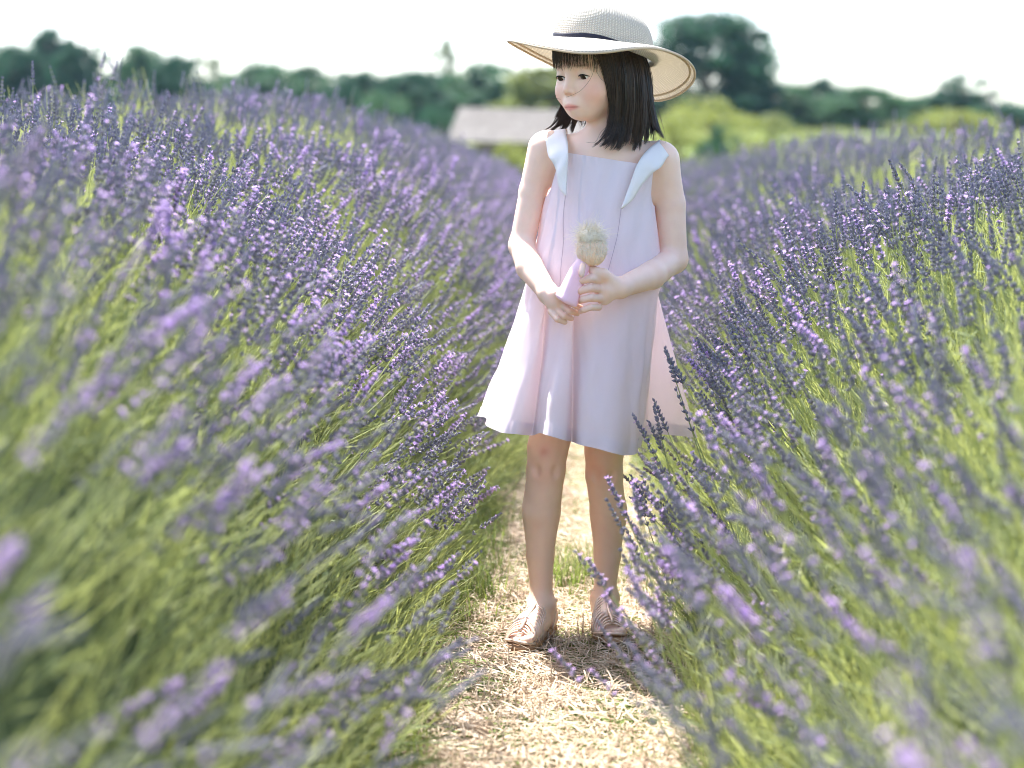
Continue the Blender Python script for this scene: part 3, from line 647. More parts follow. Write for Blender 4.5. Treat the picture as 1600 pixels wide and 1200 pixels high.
def surface_nets(g):
    ins = g < 0; c = [ins[i:NX - 1 + i, j:NY - 1 + j, k:NZ - 1 + k] for i in (0, 1) for j in (0, 1) for k in (0, 1)]
    a = c[0].copy(); o = c[0].copy()
    for q in c[1:]: a &= q; o |= q
    act = o & ~a; I = np.argwhere(act); n = len(I); idx = np.full(act.shape, -1, np.int32); idx[act] = np.arange(n)
    val = np.stack([g[I[:, 0] + i, I[:, 1] + j, I[:, 2] + k] for i in (0, 1) for j in (0, 1) for k in (0, 1)], 1)
    off = np.array([(i, j, k) for i in (0, 1) for j in (0, 1) for k in (0, 1)], np.float32)
    acc = np.zeros((n, 3)); cnt = np.zeros(n)
    for e0_ in range(8):
        for e1_ in range(e0_ + 1, 8):
            if abs(off[e0_] - off[e1_]).sum() != 1: continue
            va, vb = val[:, e0_], val[:, e1_]; m = (va < 0) != (vb < 0); t = np.where(m, va / np.where(m, va - vb, 1), 0)
            acc += np.where(m[:, None], off[e0_] + (off[e1_] - off[e0_]) * t[:, None], 0); cnt += m
    V = LO + H * (I + acc / cnt[:, None]); F = []
    for ax in range(3):
        s0 = [slice(None)] * 3; s1 = [slice(None)] * 3; s0[ax] = slice(0, -1); s1[ax] = slice(1, None)
        d = ins[tuple(s0)] != ins[tuple(s1)]; E = np.argwhere(d); flip = ins[tuple(s0)][d]
        u, v = [(1, 2), (2, 0), (0, 1)][ax]; E = E[(E[:, u] > 0) & (E[:, v] > 0) & (E[:, u] < [NX, NY, NZ][u] - 1) & (E[:, v] < [NX, NY, NZ][v] - 1)]
        fl = ins[E[:, 0], E[:, 1], E[:, 2]]
        def cell(du, dv): q = E.copy(); q[:, u] -= du; q[:, v] -= dv; return idx[q[:, 0], q[:, 1], q[:, 2]]
        Q = np.stack([cell(1, 1), cell(0, 1), cell(0, 0), cell(1, 0)], 1); Q[~fl] = Q[~fl][:, ::-1]; F.append(Q)
    return V, np.concatenate(F)
GRID[:, :, 0] = 1.0
V, F = surface_nets(GRID); del GRID
body_me = fast_mesh('body', V, F)
# skin tints: lips, cheeks, knees, elbows and finger ends are redder
def near(p, r): return np.exp(-((V - p) ** 2).sum(1) / (2 * r * r))
tint = np.ones((len(V), 4), np.float32)
def stain(wt, col): tint[:, :3] *= 1 - wt[:, None] * (1 - np.array(col))
q = (V - HC) @ HR
stain(.8 * near(hp(.042, .058, -.036), .016), (1.02, .70, .70)); stain(.8 * near(hp(-.042, .058, -.036), .016), (1.02, .70, .70)); stain(.4 * near(hp(0, .092, -.028), .008), (1.0, .78, .76))
lip = np.exp(-((q[:, 0] / .0185) ** 6)) * np.exp(-(((q[:, 2] + .0605) / (.0074 - .0042 * np.clip(np.abs(q[:, 0]) / .020, 0, 1))) ** 4)) * (q[:, 1] > .066)
stain(.9 * lip, (.90, .46, .48))
lip_crease_shade = np.exp(-((np.abs(q[:, 0]) / .021) ** 8)) * np.exp(-(((q[:, 2] + .0604) / .0011) ** 2)) * (q[:, 1] > .064); stain(.8 * lip_crease_shade, (.55, .30, .30))  # shade in the crease between the lips, painted as a dark line
brow = np.exp(-(((np.abs(q[:, 0]) - .031) / .0135) ** 4)) * np.exp(-(((q[:, 2] - .0175 + 6 * (np.abs(q[:, 0]) - .031) ** 2) / .0028) ** 2)) * (q[:, 1] > .05); stain(.75 * brow, (.30, .25, .24))
for p in (P(853, 700, 3.22), P(850, 740, 3.22), P(942, 745, 3.255), P(928, 725, 3.255)): stain(.35 * near(p, .018), (.92, .62, .58))
stain(.5 * near(P(850, 706, 3.22), .007), (.75, .45, .42)); stain(.3 * near(P(845, 820, 3.22), .008), (.8, .6, .55)); stain(.35 * near(P(1000, 449, 3.19), .005), (.75, .45, .42))
for p in (P(905, 440, 3.085), P(905, 455, 3.085), P(908, 470, 3.085), P(908, 486, 3.085), P(895, 494, 3.11)): stain(.35 * near(p, .009), (1, .74, .72))
at = body_me.attributes.new('tint', 'FLOAT_COLOR', 'POINT'); at.data.foreach_set('color', tint.ravel())

girl = empty('person', (float(P(900, 1000, 3.28)[0]), 3.28, 0))
tag(girl, 'child in a pale pink dress standing on the path, looking aside', 'person')
child(link('body', body_me, [M['skin']]), girl)

# eyes
M['sclera'] = material('eye_white', (.72, .70, .70), .25, .5); M['iris'] = material('iris', (.030, .017, .011), .15, .6); M['lash'] = material('lash', (.012, .009, .008), .7, .2)
gaze = hf * .86 + hl * -.10 - hu * .50; gaze /= np.linalg.norm(gaze)
ga = np.cross(gaze, hu); ga /= np.linalg.norm(ga); gb = np.cross(ga, gaze)
for sx in (-1, 1):
    b = MB(); rows = []
    angs = list(np.linspace(0, .70, 6)) + list(np.linspace(.74, math.pi, 12))
    for a in angs: rows.append([EYE[sx] + .0122 * (gaze * math.cos(a) + (ga * math.cos(t) + gb * math.sin(t)) * max(math.sin(a), 1e-4)) for t in np.linspace(0, 2 * math.pi, 20, endpoint=False)])
    G = np.array(rows); b.grid(G[:6], True, 1); b.grid(G[5:], True, 0); child(b.build('eye', [M['sclera'], M['iris']]), girl)
    b = MB(); pts = []
    for t in np.linspace(-1, 1, 11):
        x = sx * .0305 + .0148 * t; zz = -.0002 - .0052 * t * t; y = .0625 + math.sqrt(max(.0142 ** 2 - (.0148 * t) ** 2 * .85 - .0035 ** 2, 1e-6)) * .985
        pts.append(hp(x, y + .0004, zz))
    b.tube(pts, [.0005 + .0011 * math.sin(math.pi * i / 10) for i in range(11)], 5)
    child(b.build('eyelash', M['lash']), girl)

# ------------------------------------------------------------------ dress
def cloth(name, col, trans_col, trans):
    m = material(name, col, .85, .1, trans=trans, trans_col=trans_col, bump=.12, bump_scale=900, var=tuple(c * .96 for c in col), scale=8)
    return m
M['dress'] = cloth('pink_cotton', (.85, .795, .85), (.92, .78, .79), .30)
M['ruffle'] = cloth('white_cotton', (.90, .875, .86), (.88, .84, .82), .25)
M['stitch'] = material('seam_thread', (.56, .47, .54), .9, .05)
hem = [(748, 3.31, 650), (758, 3.24, 653), (767, 3.17, 668), (782, 3.135, 675), (810, 3.135, 678), (834, 3.178, 680), (842, 3.130, 677), (858, 3.105, 680), (882, 3.115, 688), (893, 3.168, 690), (904, 3.122, 694), (940, 3.095, 703), (980, 3.135, 712),
       (995, 3.20, 704), (1000, 3.26, 690), (1008, 3.31, 680), (1035, 3.34, 679), (1066, 3.37, 682), (1090, 3.43, 684), (1062, 3.49, 676), (1000, 3.51, 668), (930, 3.50, 662), (850, 3.47, 656), (790, 3.41, 652), (760, 3.36, 650)]
NC = 220
def ring(pts): return catmull(pts, NC, True)
hemw = ring([P(x, y, d) for x, d, y in hem])
cxh = P(925, 670, DB)
ang = np.unwrap([math.atan2(P(x, y, d)[1] - DB, P(x, y, d)[0] - cxh[0]) for x, d, y in hem])
ang = catmull(np.stack([np.append(ang, ang[0] + 2 * math.pi), np.zeros(len(ang) + 1), np.zeros(len(ang) + 1)], 1), NC + 1)[:-1, 0]
def level(py, xl, xr, front, back, D=DB, pw=1.0):
    c = (P(xl, py, D) + P(xr, py, D)) / 2; hw = (P(xr, py, D)[0] - P(xl, py, D)[0]) / 2; s = np.sin(ang); co = np.cos(ang)
    return np.stack([c[0] + hw * np.sign(co) * np.abs(co) ** pw, D + np.where(s < 0, front, back) * np.sign(s) * np.abs(s) ** pw, np.full(NC, c[2])], 1)
neck = level(247, 862, 1034, .070, .068, pw=.85); chest = level(310, 851, 1021, .084, .075, pw=.9); ribs = level(370, 840, 1028, .094, .085); waist = level(440, 822, 1040, .104, .105); hips = level(510, 797, 1050, .118, .135)
# top edge: square neckline in front, arm openings at the sides, high back
sx_ = np.cos(ang); isf = np.sin(ang) < 0
xs_px = proj(neck)[0]
topy = np.where(isf, 240 + (xs_px - 888) * (256 - 240) / 108, 232.0)
lft = smooth(884, 864, xs_px); rgt = smooth(1000, 1022, xs_px); arm = np.abs(sx_)
topy = topy + smooth(.80, .99, arm) * np.where(sx_ < 0, 72, 62) * (1 if True else 0)
rows = []
for t in np.linspace(0, 1, 90):
    yy = t
    rows.append(t)
lev_y = np.array([247, 310, 370, 440, 510.]); LEV = np.stack([neck, chest, ribs, waist, hips])
hem_y = proj(hemw)[1]
G = np.zeros((len(rows), NC, 3))
for j in range(NC):
    pyv = topy[j] + (hem_y[j] - topy[j]) * np.array(rows)
    for i, y in enumerate(pyv):
        if y <= 510:
            k = int(np.clip(np.searchsorted(lev_y, y) - 1, 0, 3)); t = (y - lev_y[k]) / (lev_y[k + 1] - lev_y[k]); p = LEV[k, j] * (1 - t) + LEV[k + 1, j] * t
        else: p = None
        if y > 400:
            t = (y - 400) / (hem_y[j] - 400); tt = t ** 1.15
            k = 2; s_ = (400 - 370) / 70; top = LEV[2, j] * (1 - s_) + LEV[3, j] * s_
            sk = top * (1 - tt) + hemw[j] * tt; sk[2] = top[2] * (1 - t) + hemw[j][2] * t
            if p is None: p = sk
            else: w = smooth(400, 470, y); p = p * (1 - w) + sk * w
        G[i, j] = p
# smooth along the columns and add soft drag folds
for _ in range(6): G[1:-1] = .25 * G[:-2] + .5 * G[1:-1] + .25 * G[2:]
nrm = np.zeros_like(G); cen = G.mean(1, keepdims=True); nrm = G - cen; nrm[..., 2] = 0; nrm /= np.linalg.norm(nrm, axis=2)[..., None]
tt = np.linspace(0, 1, len(rows))[:, None]; aa = ang[None, :]
wr = .0036 * np.sin(aa * 17 + 5 * tt + 1.5 * np.sin(aa * 3)) * smooth(.25, .9, tt) + .0026 * (vnoise(aa * 6 + 4 * tt, tt * 9 + aa, 31) - .5) * 2 + .0012 * (vnoise(aa * 14 - 9 * tt, tt * 16, 32) - .5) * 2
G += nrm * wr[..., None]
b = MB(); b.grid(G[::-1], True); dress = child(b.build('dress', M['dress']), girl)
# hem fold and seams, stitched onto the cloth
b = MB(); lip_ = G[-5:].copy() + nrm[-5:] * .0016; lip2 = G[-5:].copy() - nrm[-5:] * .0016; b.grid(lip_[::-1], True)
o = b.build('hem_band', M['dress']); o.parent = dress; o.matrix_parent_inverse = dress.matrix_parent_inverse @ Matrix.Identity(4)
o.matrix_parent_inverse = (Matrix.Translation(Vector(girl.location)) @ dress.matrix_parent_inverse).inverted()
def under(o, par):
    bpy.context.view_layer.update(); o.parent = par; o.matrix_parent_inverse = par.matrix_world.inverted(); return o
under(o, dress)
def seam(pxs, name='seam'):
    """thread line on the front of the dress through the given pixels of the front cloth"""
    pts = []; gp = proj(G[:, isf]); GF = G[:, isf]
    for (x, y) in pxs:
        k = np.argmin((gp[0] - x) ** 2 + (gp[1] - y) ** 2); pts.append(GF.reshape(-1, 3)[k] + np.array([0, -.0007, 0]))
    b = MB(); b.tube(catmull(pts, 40), .0007, 5); under(b.build(name, M['stitch']), dress)
seam([(884, 306), (881, 340), (879, 380), (877, 420), (874, 460)]); seam([(970, 326), (963, 370), (953, 410), (946, 440)])
# shoulder straps with winged ruffles
def strip(name, inner, outer, mat, n=40, lift=0.0):
    a = catmull(np.array([P(*q) for q in inner]), n); c = catmull(np.array([P(*q) for q in outer]), n); m = 7
    G_ = np.array([[a[i] * (1 - t) + c[i] * t + np.array([0, -.004 * math.sin(math.pi * t) - lift - .0022 * t * math.sin(i * .9), .002 * math.sin(math.pi * t) + .0016 * t * math.sin(i * .9 + 1)]) for t in np.linspace(0, 1, m)] for i in range(n)])
    b = MB(); b.grid(G_); o = b.build(name, mat); s = o.modifiers.new('thick', 'SOLIDIFY'); s.thickness = .0012
    under(o, dress); return o
F1 = DB - .075
strip('shoulder_ruffle', [(884, 306, F1 - .022), (886, 272, F1 - .016), (888, 240, F1 - .010), (887, 222, F1 + .018), (884, 207, DB - .015), (886, 203, DB + .012), (890, 222, DB + .052), (892, 245, DB + .07)],
      [(883, 308, F1 - .022), (872, 287, F1 - .018), (869, 264, F1 - .010), (858, 246, F1 + .004), (853, 222, DB - .035), (850, 209, DB), (854, 222, DB + .045), (862, 245, DB + .066)], M['ruffle'])
strip('shoulder_ruffle', [(970, 326, F1 - .022), (983, 290, F1 - .016), (996, 256, F1 - .008), (1010, 236, F1 + .018), (1027, 221, DB - .015), (1030, 219, DB + .012), (1018, 236, DB + .052), (1008, 255, DB + .07)],
      [(972, 328, F1 - .022), (993, 306, F1 - .017), (1009, 281, F1 - .010), (1030, 263, F1 + .006), (1044, 245, DB - .035), (1052, 237, DB), (1046, 245, DB + .045), (1036, 260, DB + .066)], M['ruffle'])
# ------------------------------------------------------------------ hat
def straw_weave(name, col, trans_col, trans):
    m = material(name, col, .75, .2, trans=trans, trans_col=trans_col)
    nt = m.node_tree; N = nt.nodes; L = nt.links; pb = N['Principled BSDF']; tc = N.new('ShaderNodeTexCoord')
    mp = N.new('ShaderNodeMapping'); mp.inputs['Scale'].default_value = (1, 1, 1); L.new(tc.outputs['UV'], mp.inputs[0])
    w1 = N.new('ShaderNodeTexWave'); w1.bands_direction = 'X'; w1.inputs['Scale'].default_value = 1.0; w2 = N.new('ShaderNodeTexWave'); w2.bands_direction = 'Y'; w2.inputs['Scale'].default_value = 1.0
    for w in (w1, w2): L.new(mp.outputs[0], w.inputs[0]); w.inputs['Distortion'].default_value = .6; w.inputs['Detail'].default_value = 1
    mul = N.new('ShaderNodeMath'); mul.operation = 'MULTIPLY'; L.new(w1.outputs[1], mul.inputs[0]); L.new(w2.outputs[1], mul.inputs[1])
    bp = N.new('ShaderNodeBump'); bp.inputs['Strength'].default_value = .7; bp.inputs['Distance'].default_value = .002; L.new(mul.outputs[0], bp.inputs['Height']); L.new(bp.outputs[0], pb.inputs['Normal'])
    mx = N.new('ShaderNodeMix'); mx.data_type = 'RGBA'; L.new(mul.outputs[0], mx.inputs['Factor'])
    mx.inputs['A'].default_value = (*[c * .55 for c in col], 1); mx.inputs['B'].default_value = (*[min(c * 1.1, .85) for c in col], 1); L.new(mx.outputs['Result'], pb.inputs['Base Color'])
    return m
M['hat'] = straw_weave('woven_straw', (.82, .765, .68), (.84, .77, .65), .30)
M['band'] = material('navy_ribbon', (.014, .013, .028), .6, .3); M['piping'] = material('straw_piping', (.66, .53, .38), .8, .1, trans=.2)
hat = empty('sun_hat', tuple(P(944, 75, DB - .01))); tag(hat, 'wide-brimmed woven straw sun hat with a navy ribbon on the child\'s head', 'hat')
HB = DB - .012
def uv_grid(o, r, c, su, sv):
    me = o.data; uv = me.uv_layers.new(name='UVMap'); d = np.zeros(len(me.loops) * 2, np.float32); vi = np.zeros(len(me.loops), np.int32); me.loops.foreach_get('vertex_index', vi)
    d[0::2] = (vi % c) * su; d[1::2] = (vi // c) * sv; uv.data.foreach_set('uv', d)
rim = [(794, 63, 0.0), (845, 73, -.115), (900, 81.5, -.170), (945, 81, -.180), (985, 76, -.170), (1022, 75, -.140), (1056, 84, -.085), (1078, 98, -.03), (1086, 114, .03), (1080, 131, .085), (1058, 148, .135), (1024, 157, .170), (972, 150, .185), (915, 128, .175), (868, 104, .135), (826, 83, .07)]
base = [(865, 61, 0.0), (880, 62, -.050), (905, 61, -.083), (938, 65, -.098), (975, 77, -.088), (1004, 88, -.062), (1017, 95, -.030), (1021, 100, .0), (1019, 104, .03), (1011, 107, .058), (994, 108, .082), (968, 105, .097), (938, 94, .095), (906, 84, .078), (884, 74, .055), (870, 67, .028)]
NH = 128
RIM = catmull([P(x, y, HB + d) for x, y, d in rim], NH, True); BAS = catmull([P(x, y, HB + d) for x, y, d in base], NH, True)
rows = []
for t in np.linspace(0, 1, 22):
    p = BAS * (1 - t) + RIM * t; p[:, 2] += (.010 * math.sin(math.pi * t) - .0 * t); rows.append(p)
GB = np.array(rows)
b = MB(); b.grid(GB, True); brim = under(b.build('brim', M['hat']), hat); uv_grid(brim, 22, NH, .32, .55); s = brim.modifiers.new('thick', 'SOLIDIFY'); s.thickness = .0022
b = MB(); k_ = GB[18] * .5 + GB[19] * .5 - np.array([0, 0, .0022]); b.tube(np.concatenate([k_, k_[:2]]), .0022, 6, 0, False); under(b.build('brim_stitching', M['piping']), brim)
b = MB(); k_ = RIM - np.array([0, 0, .001]); b.tube(np.concatenate([k_, k_[:2]]), .0024, 6, 0, False); under(b.build('brim_edge', M['piping']), brim)
TOP = P(954, 12, HB + .004); bc = BAS.mean(0); rows = []
axis_ = TOP - bc
for t in np.linspace(0, 1, 26):
    a = t * math.pi / 2; rad = math.cos(a) ** .50 if t < 1 else 0.0; hgt = math.sin(a) ** .95
    p = bc + (BAS - bc) * max(rad, .004) * (1 + .02 * math.sin(math.pi * t)) + axis_ * hgt * 1.0; rows.append(p)
GC = np.array(rows); b = MB(); b.grid(GC, True); crown = under(b.build('crown', M['hat']), hat); uv_grid(crown, 26, NH, .32, .5)
# ribbon: follows the foot of the crown
R0 = []; 
for t in np.linspace(0, 1, 5):
    q = 1 + .012; i0 = .35 + t * 1.5; k = int(i0); fr = i0 - k; lv = GC[k] * (1 - fr) + GC[k + 1] * fr
    rad_ = lv - lv.mean(0); R0.append(lv + rad_ * .012)
b = MB(); b.grid(np.array(R0), True); o = under(b.build('ribbon', M['band']), hat); s = o.modifiers.new('thick', 'SOLIDIFY'); s.thickness = .0006

# ------------------------------------------------------------------ hair
M['hair'] = material('dark_brown_hair', (.030, .019, .014), .36, .55, var=(.070, .042, .028), scale=90, trans=.12, trans_col=(.30, .14, .07))
M['hair_mid'] = material('brown_hair', (.055, .032, .022), .4, .5, trans=.12, trans_col=(.30, .15, .08)); M['hair_black'] = material('black_hair', (.010, .008, .009), .32, .6)
HAIRS = [M['hair'], M['hair_mid'], M['hair_black']]
hair_parts = []
def strands(guides, n, seed, r0=.0011, jit=.004, spread=1.0, seg=14, tipvar=.34, clump=26):
    """hair between neighbouring guide curves; guides are lists of (px, py, depth offset)"""
    r = np.random.default_rng(seed); g = np.array([[P(x, y, DB + d) for x, y, d in gd] for gd in guides]); k = len(g); b = MB()
    gs = np.array([catmull(q, 24) for q in g])
    ncl = max(3, n // clump); cu = r.uniform(0, k - 1, ncl); coff = r.normal(0, jit, (ncl, 3)); ctip = r.normal(0, jit * 1.3, (ncl, 3)); cend = r.uniform(1 - tipvar, 1, ncl)
    for i in range(n):
        c = r.integers(0, ncl); du = r.normal(0, .26); end = cend[c] * r.uniform(.90, 1)
        t = np.linspace(0, end, seg); idx = t * 23; a0 = np.clip(idx.astype(int), 0, 22); fr = (idx - a0)[:, None]
        u = np.clip(cu[c] + du * (1 - .8 * np.linspace(0, 1, seg) ** 2.5), 0, k - 1.001); j = u.astype(int); f = (u - j)[:, None]
        cv = lambda q: gs[j, q] * (1 - f) + gs[j + 1, q] * f
        pts = cv(a0) * (1 - fr) + cv(a0 + 1) * fr
        o1 = r.normal(0, jit * .8, 3); o2 = r.normal(0, jit * .25, 3) + ctip[c]
        pts = pts + coff[c] * .6 + o1[None] * np.linspace(.7, .35, seg)[:, None] + o2[None] * (np.linspace(0, 1, seg) ** 2)[:, None]
        b.tube(pts, r0 * r.uniform(.6, 1.2) * (1 - .75 * np.linspace(0, 1, seg) ** 3), 3, int(r.choice(3, p=(.5, .30, .20))), False)
    return b
def lock(name, *a, **k): o = strands(*a, **k).build(name, HAIRS, None); hair_parts.append(o); return o
# skull cap under the hat
b = MB(); rows = []
for t in np.linspace(0, 1, 20):
    a = t * 1.95; rows.append([hp(.0745 * math.sin(a) * math.cos(q), -.016 + .0905 * math.sin(a) * math.sin(q), .026 + .080 * math.cos(a)) for q in np.linspace(0, 2 * math.pi, 48, endpoint=False)])
G_ = np.array(rows); loc = (G_ - HC) @ HR
drop = (loc[..., 1] > .030) & (loc[..., 2] < .030)
G_[drop] = (HC + np.stack([loc[..., 0] * .9, np.minimum(loc[..., 1], .02), np.maximum(loc[..., 2], .03)], -1)[drop] @ HR.T)
b.grid(G_[::-1], True); cap = b.build('hair', M['hair'], None); child(cap, girl)
# near side (her left): long curtain from the hat to the shoulder
lock('side_lock', [[(929, 70, -.104), (938, 95, -.102), (949, 128, -.096), (956, 165, -.088), (951, 204, -.086), (934, 227, -.094)],
                   [(944, 70, -.092), (953, 105, -.092), (958, 145, -.088), (957, 180, -.082), (945, 212, -.085), (923, 230, -.097)],
                   [(955, 70, -.090), (964, 105, -.094), (967, 150, -.090), (962, 195, -.084), (950, 222, -.086), (936, 231, -.094)],
                   [(965, 70, -.084), (975, 105, -.088), (978, 150, -.086), (974, 195, -.080), (966, 224, -.082), (958, 234, -.086)],
                   [(975, 72, -.074), (987, 105, -.078), (990, 150, -.078), (988, 195, -.074), (983, 222, -.074), (976, 235, -.078)],
                   [(985, 75, -.060), (998, 105, -.062), (1002, 150, -.064), (1003, 195, -.062), (1000, 222, -.060), (998, 234, -.062)],
                   [(995, 78, -.042), (1007, 105, -.044), (1012, 150, -.046), (1015, 190, -.044), (1018, 212, -.044), (1018, 224, -.046)]], 1450, 1, jit=.0032, r0=.00075)
lock('back_lock', [[(1000, 85, -.02), (1011, 115, -.02), (1014, 155, -.024), (1020, 190, -.026), (1030, 212, -.03), (1036, 224, -.034)],
                   [(1002, 90, 0), (1013, 120, 0), (1017, 160, 0), (1024, 190, -.004), (1034, 208, -.008), (1041, 222, -.012)],
                   [(1000, 90, .03), (1010, 125, .03), (1014, 165, .03), (1014, 195, .03), (1010, 215, .028), (1008, 226, .026)],
                   [(980, 90, .055), (985, 130, .055), (988, 170, .052), (986, 200, .05), (982, 215, .05), (980, 226, .05)],
                   [(950, 90, .06), (950, 130, .058), (950, 170, .055), (948, 195, .05), (946, 212, .05), (944, 222, .05)],
                   [(915, 95, .045), (912, 130, .045), (908, 165, .045), (902, 185, .045), (895, 198, .04), (890, 206, .035)]], 800, 2, jit=.004, r0=.00075)
# far side (her right), blown past the chin
lock('far_lock', [[(884, 100, .02), (884, 130, .03), (880, 160, .03), (873, 180, .025), (862, 197, .015), (848, 206, .005)],
                  [(890, 100, .02), (888, 135, .03), (884, 165, .03), (877, 185, .025), (868, 198, .015), (854, 207, .005)],
                  [(894, 105, .015), (892, 140, .02), (888, 170, .02), (884, 188, .015), (876, 200, .005), (866, 206, -.005)],
                  [(900, 120, .01), (900, 150, .02), (900, 175, .02), (897, 190, .015), (893, 200, .01), (889, 210, .005)],
                  [(906, 130, .01), (908, 160, .02), (908, 180, .015), (904, 190, .01), (898, 198, .005), (892, 204, .0)]], 420, 3, jit=.0026, r0=.0007)
# fringe over the forehead
ft = lambda x, z, y=None: hp(x, (math.sqrt(max(.0036 - (x * .78) ** 2, .0002)) * 1.0 + .030) if y is None else y, z)
def fringe(n, seed):
    r = np.random.default_rng(seed); b = MB()
    for i in range(n):
        x0 = r.uniform(-.054, .066); x1 = x0 * .98 + r.normal(0, .0035); z1 = r.uniform(.012, .020) - .016 * smooth(.03, .066, x0) + .003 * math.sin(x0 * 300)
        pts = []
        for t in np.linspace(0, 1, 9):
            x = x0 + (x1 - x0) * t; z = .070 * (1 - t) + z1 * t; sx = np.clip(abs(x) / .0755, 0, .98)
            y = -.012 + .099 * math.sqrt(1 - sx * sx) * (1 - .22 * np.clip((z - .03) / .05, 0, 1) ** 2) + .0055
            pts.append(hp(x, y + r.normal(0, .0004), z))
        b.tube(pts, .0006 * r.uniform(.6, 1.2) * (1 - .8 * np.linspace(0, 1, 9) ** 3), 3, int(r.choice(3, p=(.5, .3, .2))), False)
    return b
o = fringe(300, 8).build('fringe', HAIRS, None); hair_parts.append(o)
# loose single hairs
b = MB()
for pts in ([(932, 84, -.112), (929, 105, -.118), (922, 124, -.122), (908, 141, -.118), (893, 149, -.112), (884, 152, -.108)], [(926, 84, -.112), (931, 108, -.11), (938, 122, -.106), (945, 128, -.10)], [(876, 155, -.05), (866, 154, -.05), (850, 156, -.05)], [(872, 148, -.03), (864, 152, -.03), (861, 158, -.03)],
            [(878, 175, -.02), (866, 166, -.02), (860, 172, -.02)], [(958, 190, -.09), (940, 205, -.095), (930, 222, -.10), (916, 222, -.10)], [(1016, 150, 0), (1030, 180, -.005), (1038, 205, -.01), (1040, 224, -.015)], [(1015, 160, -.02), (1022, 195, -.02), (1026, 218, -.02)], [(1013, 130, .02), (1028, 170, .015), (1036, 200, .01), (1033, 222, .0)]):
    b.tube(catmull([P(x, y, DB + d) for x, y, d in pts], 16), np.linspace(.00036, .0002, 16), 4, 0, False)
hair_parts.append(b.build('loose_strand', M['hair'], None))
for o in hair_parts: under(o, cap)
# ------------------------------------------------------------------ sandals
M['strap'] = material('rose_gold_leather', (.66, .48, .375), .32, .6, var=(.78, .61, .50), scale=40, metal=.3)
M['sole'] = material('tan_sole', (.36, .20, .11), .7, .2, var=(.42, .26, .15), scale=30)
for key in ('r', 'l'):
    A, fd, sd = FOOT[key]; g0 = np.array([A[0], A[1], 0])
    at = lambda f, s, z: g0 + fd * f + sd * s + np.array([0, 0, z])
    sandal = empty('sandal', tuple(g0)); sandal.parent = None; under(sandal, girl)
    # sole outline
    out = [(-.048, 0), (-.040, .018), (-.015, .022), (.03, .024), (.07, .033), (.10, .033), (.128, .020), (.142, -.006), (.138, -.026), (.11, -.035), (.07, -.033), (.03, -.024), (-.015, -.022), (-.040, -.018)]
    O = catmull([(f, s, 0) for f, s in out], 48, True); b = MB()
    G_ = np.array([[at(p[0] * k, p[1] * k, z) for p in O] for k, z in ((.02, .0005), (.97, .0005), (1, .003), (1, .010), (.97, .0125), (.02, .0125))]); b.grid(G_, True); under(b.build('sole', M['sole']), sandal)
    # woven straps, each an arch from the edge of the sole to the ridge over the instep
    def half(f): return float(np.interp(f, [0, .03, .07, .10, .125, .140], [.024, .027, .034, .034, .026, .012]))
    def ridge_(f): return float(np.interp(f, [0.02, .05, .08, .105, .125, .142], [.071, .058, .049, .041, .033, .020]))
    for i in range(12):
        f = .020 + i * .0088; fb = min(f + .024, .119 + .0006 * i)
        for side in (-1, 1):
            pts = []
            for t in np.linspace(0, 1, 9):
                a = t * math.pi / 2; w = (half(fb) - .001) * math.cos(a) ** .8; z = .011 + (ridge_(f) - .011) * math.sin(a) ** .85
                pts.append(at(f + (fb - f) * (1 - t), side * w - .004 * smooth(.07, .11, f), z))
            b = MB(); b.tube(pts, .0024, 6, 0, True, flat=.8); under(b.build('strap', M['strap']), sandal)
    b = MB(); pts = [at(f, -.004 * float(smooth(.07, .11, f)), ridge_(f) + .003) for f in np.linspace(.014, .119, 14)]
    b.tube(pts, [.0032 + .0007 * (i % 2) for i in range(14)], 6); under(b.build('centre_braid', M['strap']), sandal)
    b = MB(); b.tube(catmull([at(.104, .030, .013), at(.124, .020, .018), at(.136, -.004, .021), at(.132, -.024, .018), at(.112, -.033, .013)], 16), .0040, 6, 0, True, flat=.8); under(b.build('toe_strap', M['strap']), sandal)
    # ankle strap
    loop = [at(.020, 0, .077), at(.012, .018, .077), at(-.010, .027, .072), at(-.034, .020, .064), at(-.046, 0, .060), at(-.034, -.020, .064), at(-.010, -.027, .072), at(.012, -.018, .077)]
    k_ = catmull(loop, 40, True); b = MB(); b.tube(np.concatenate([k_, k_[:2]]), .0023, 5, 0, False); under(b.build('ankle_strap', M['strap']), sandal)
    for side in (-1, 1):
        b = MB(); b.tube(catmull([at(-.010, side * .027, .072), at(-.008, side * .027, .042), at(-.004, side * .023, .012)], 10), .0022, 5); under(b.build('side_strap', M['strap']), sandal)
    b = MB(); b.tube(catmull([at(-.046, 0, .060), at(-.050, 0, .036), at(-.046, 0, .012)], 8), .0045, 6, 0, True, flat=.5); under(b.build('heel_strap', M['strap']), sandal)

# ------------------------------------------------------------------ doll held in both hands
M['doll_cloth'] = cloth('lilac_cloth', (.86, .69, .80), (.88, .66, .78), .25); M['doll_skin'] = material('doll_skin', (.78, .56, .46), .7, .2, sss=.15); M['doll_hair'] = material('pale_blond_hair', (.99, .90, .73), .6, .3, var=(.99, .94, .82), scale=50, trans=.2)
M['doll_hair_dark'] = material('peach_hair', (.95, .70, .50), .6, .3, var=(.96, .78, .62), scale=70, trans=.15)
DD_ = DB - .196
doll = empty('doll', tuple(P(890, 470, DD_))); tag(doll, 'small doll in lilac cloth with fluffy pale blond hair, held in the child\'s hands', 'doll')
def lathe(name, pts, rad, mat, par, n=24, fl=1.0):
    b = MB(); b.tube(catmull(pts, 26), np.interp(np.linspace(0, 1, 26), np.linspace(0, 1, len(rad)), rad), n, 0, True, flat=fl); return under(b.build(name, mat), par)
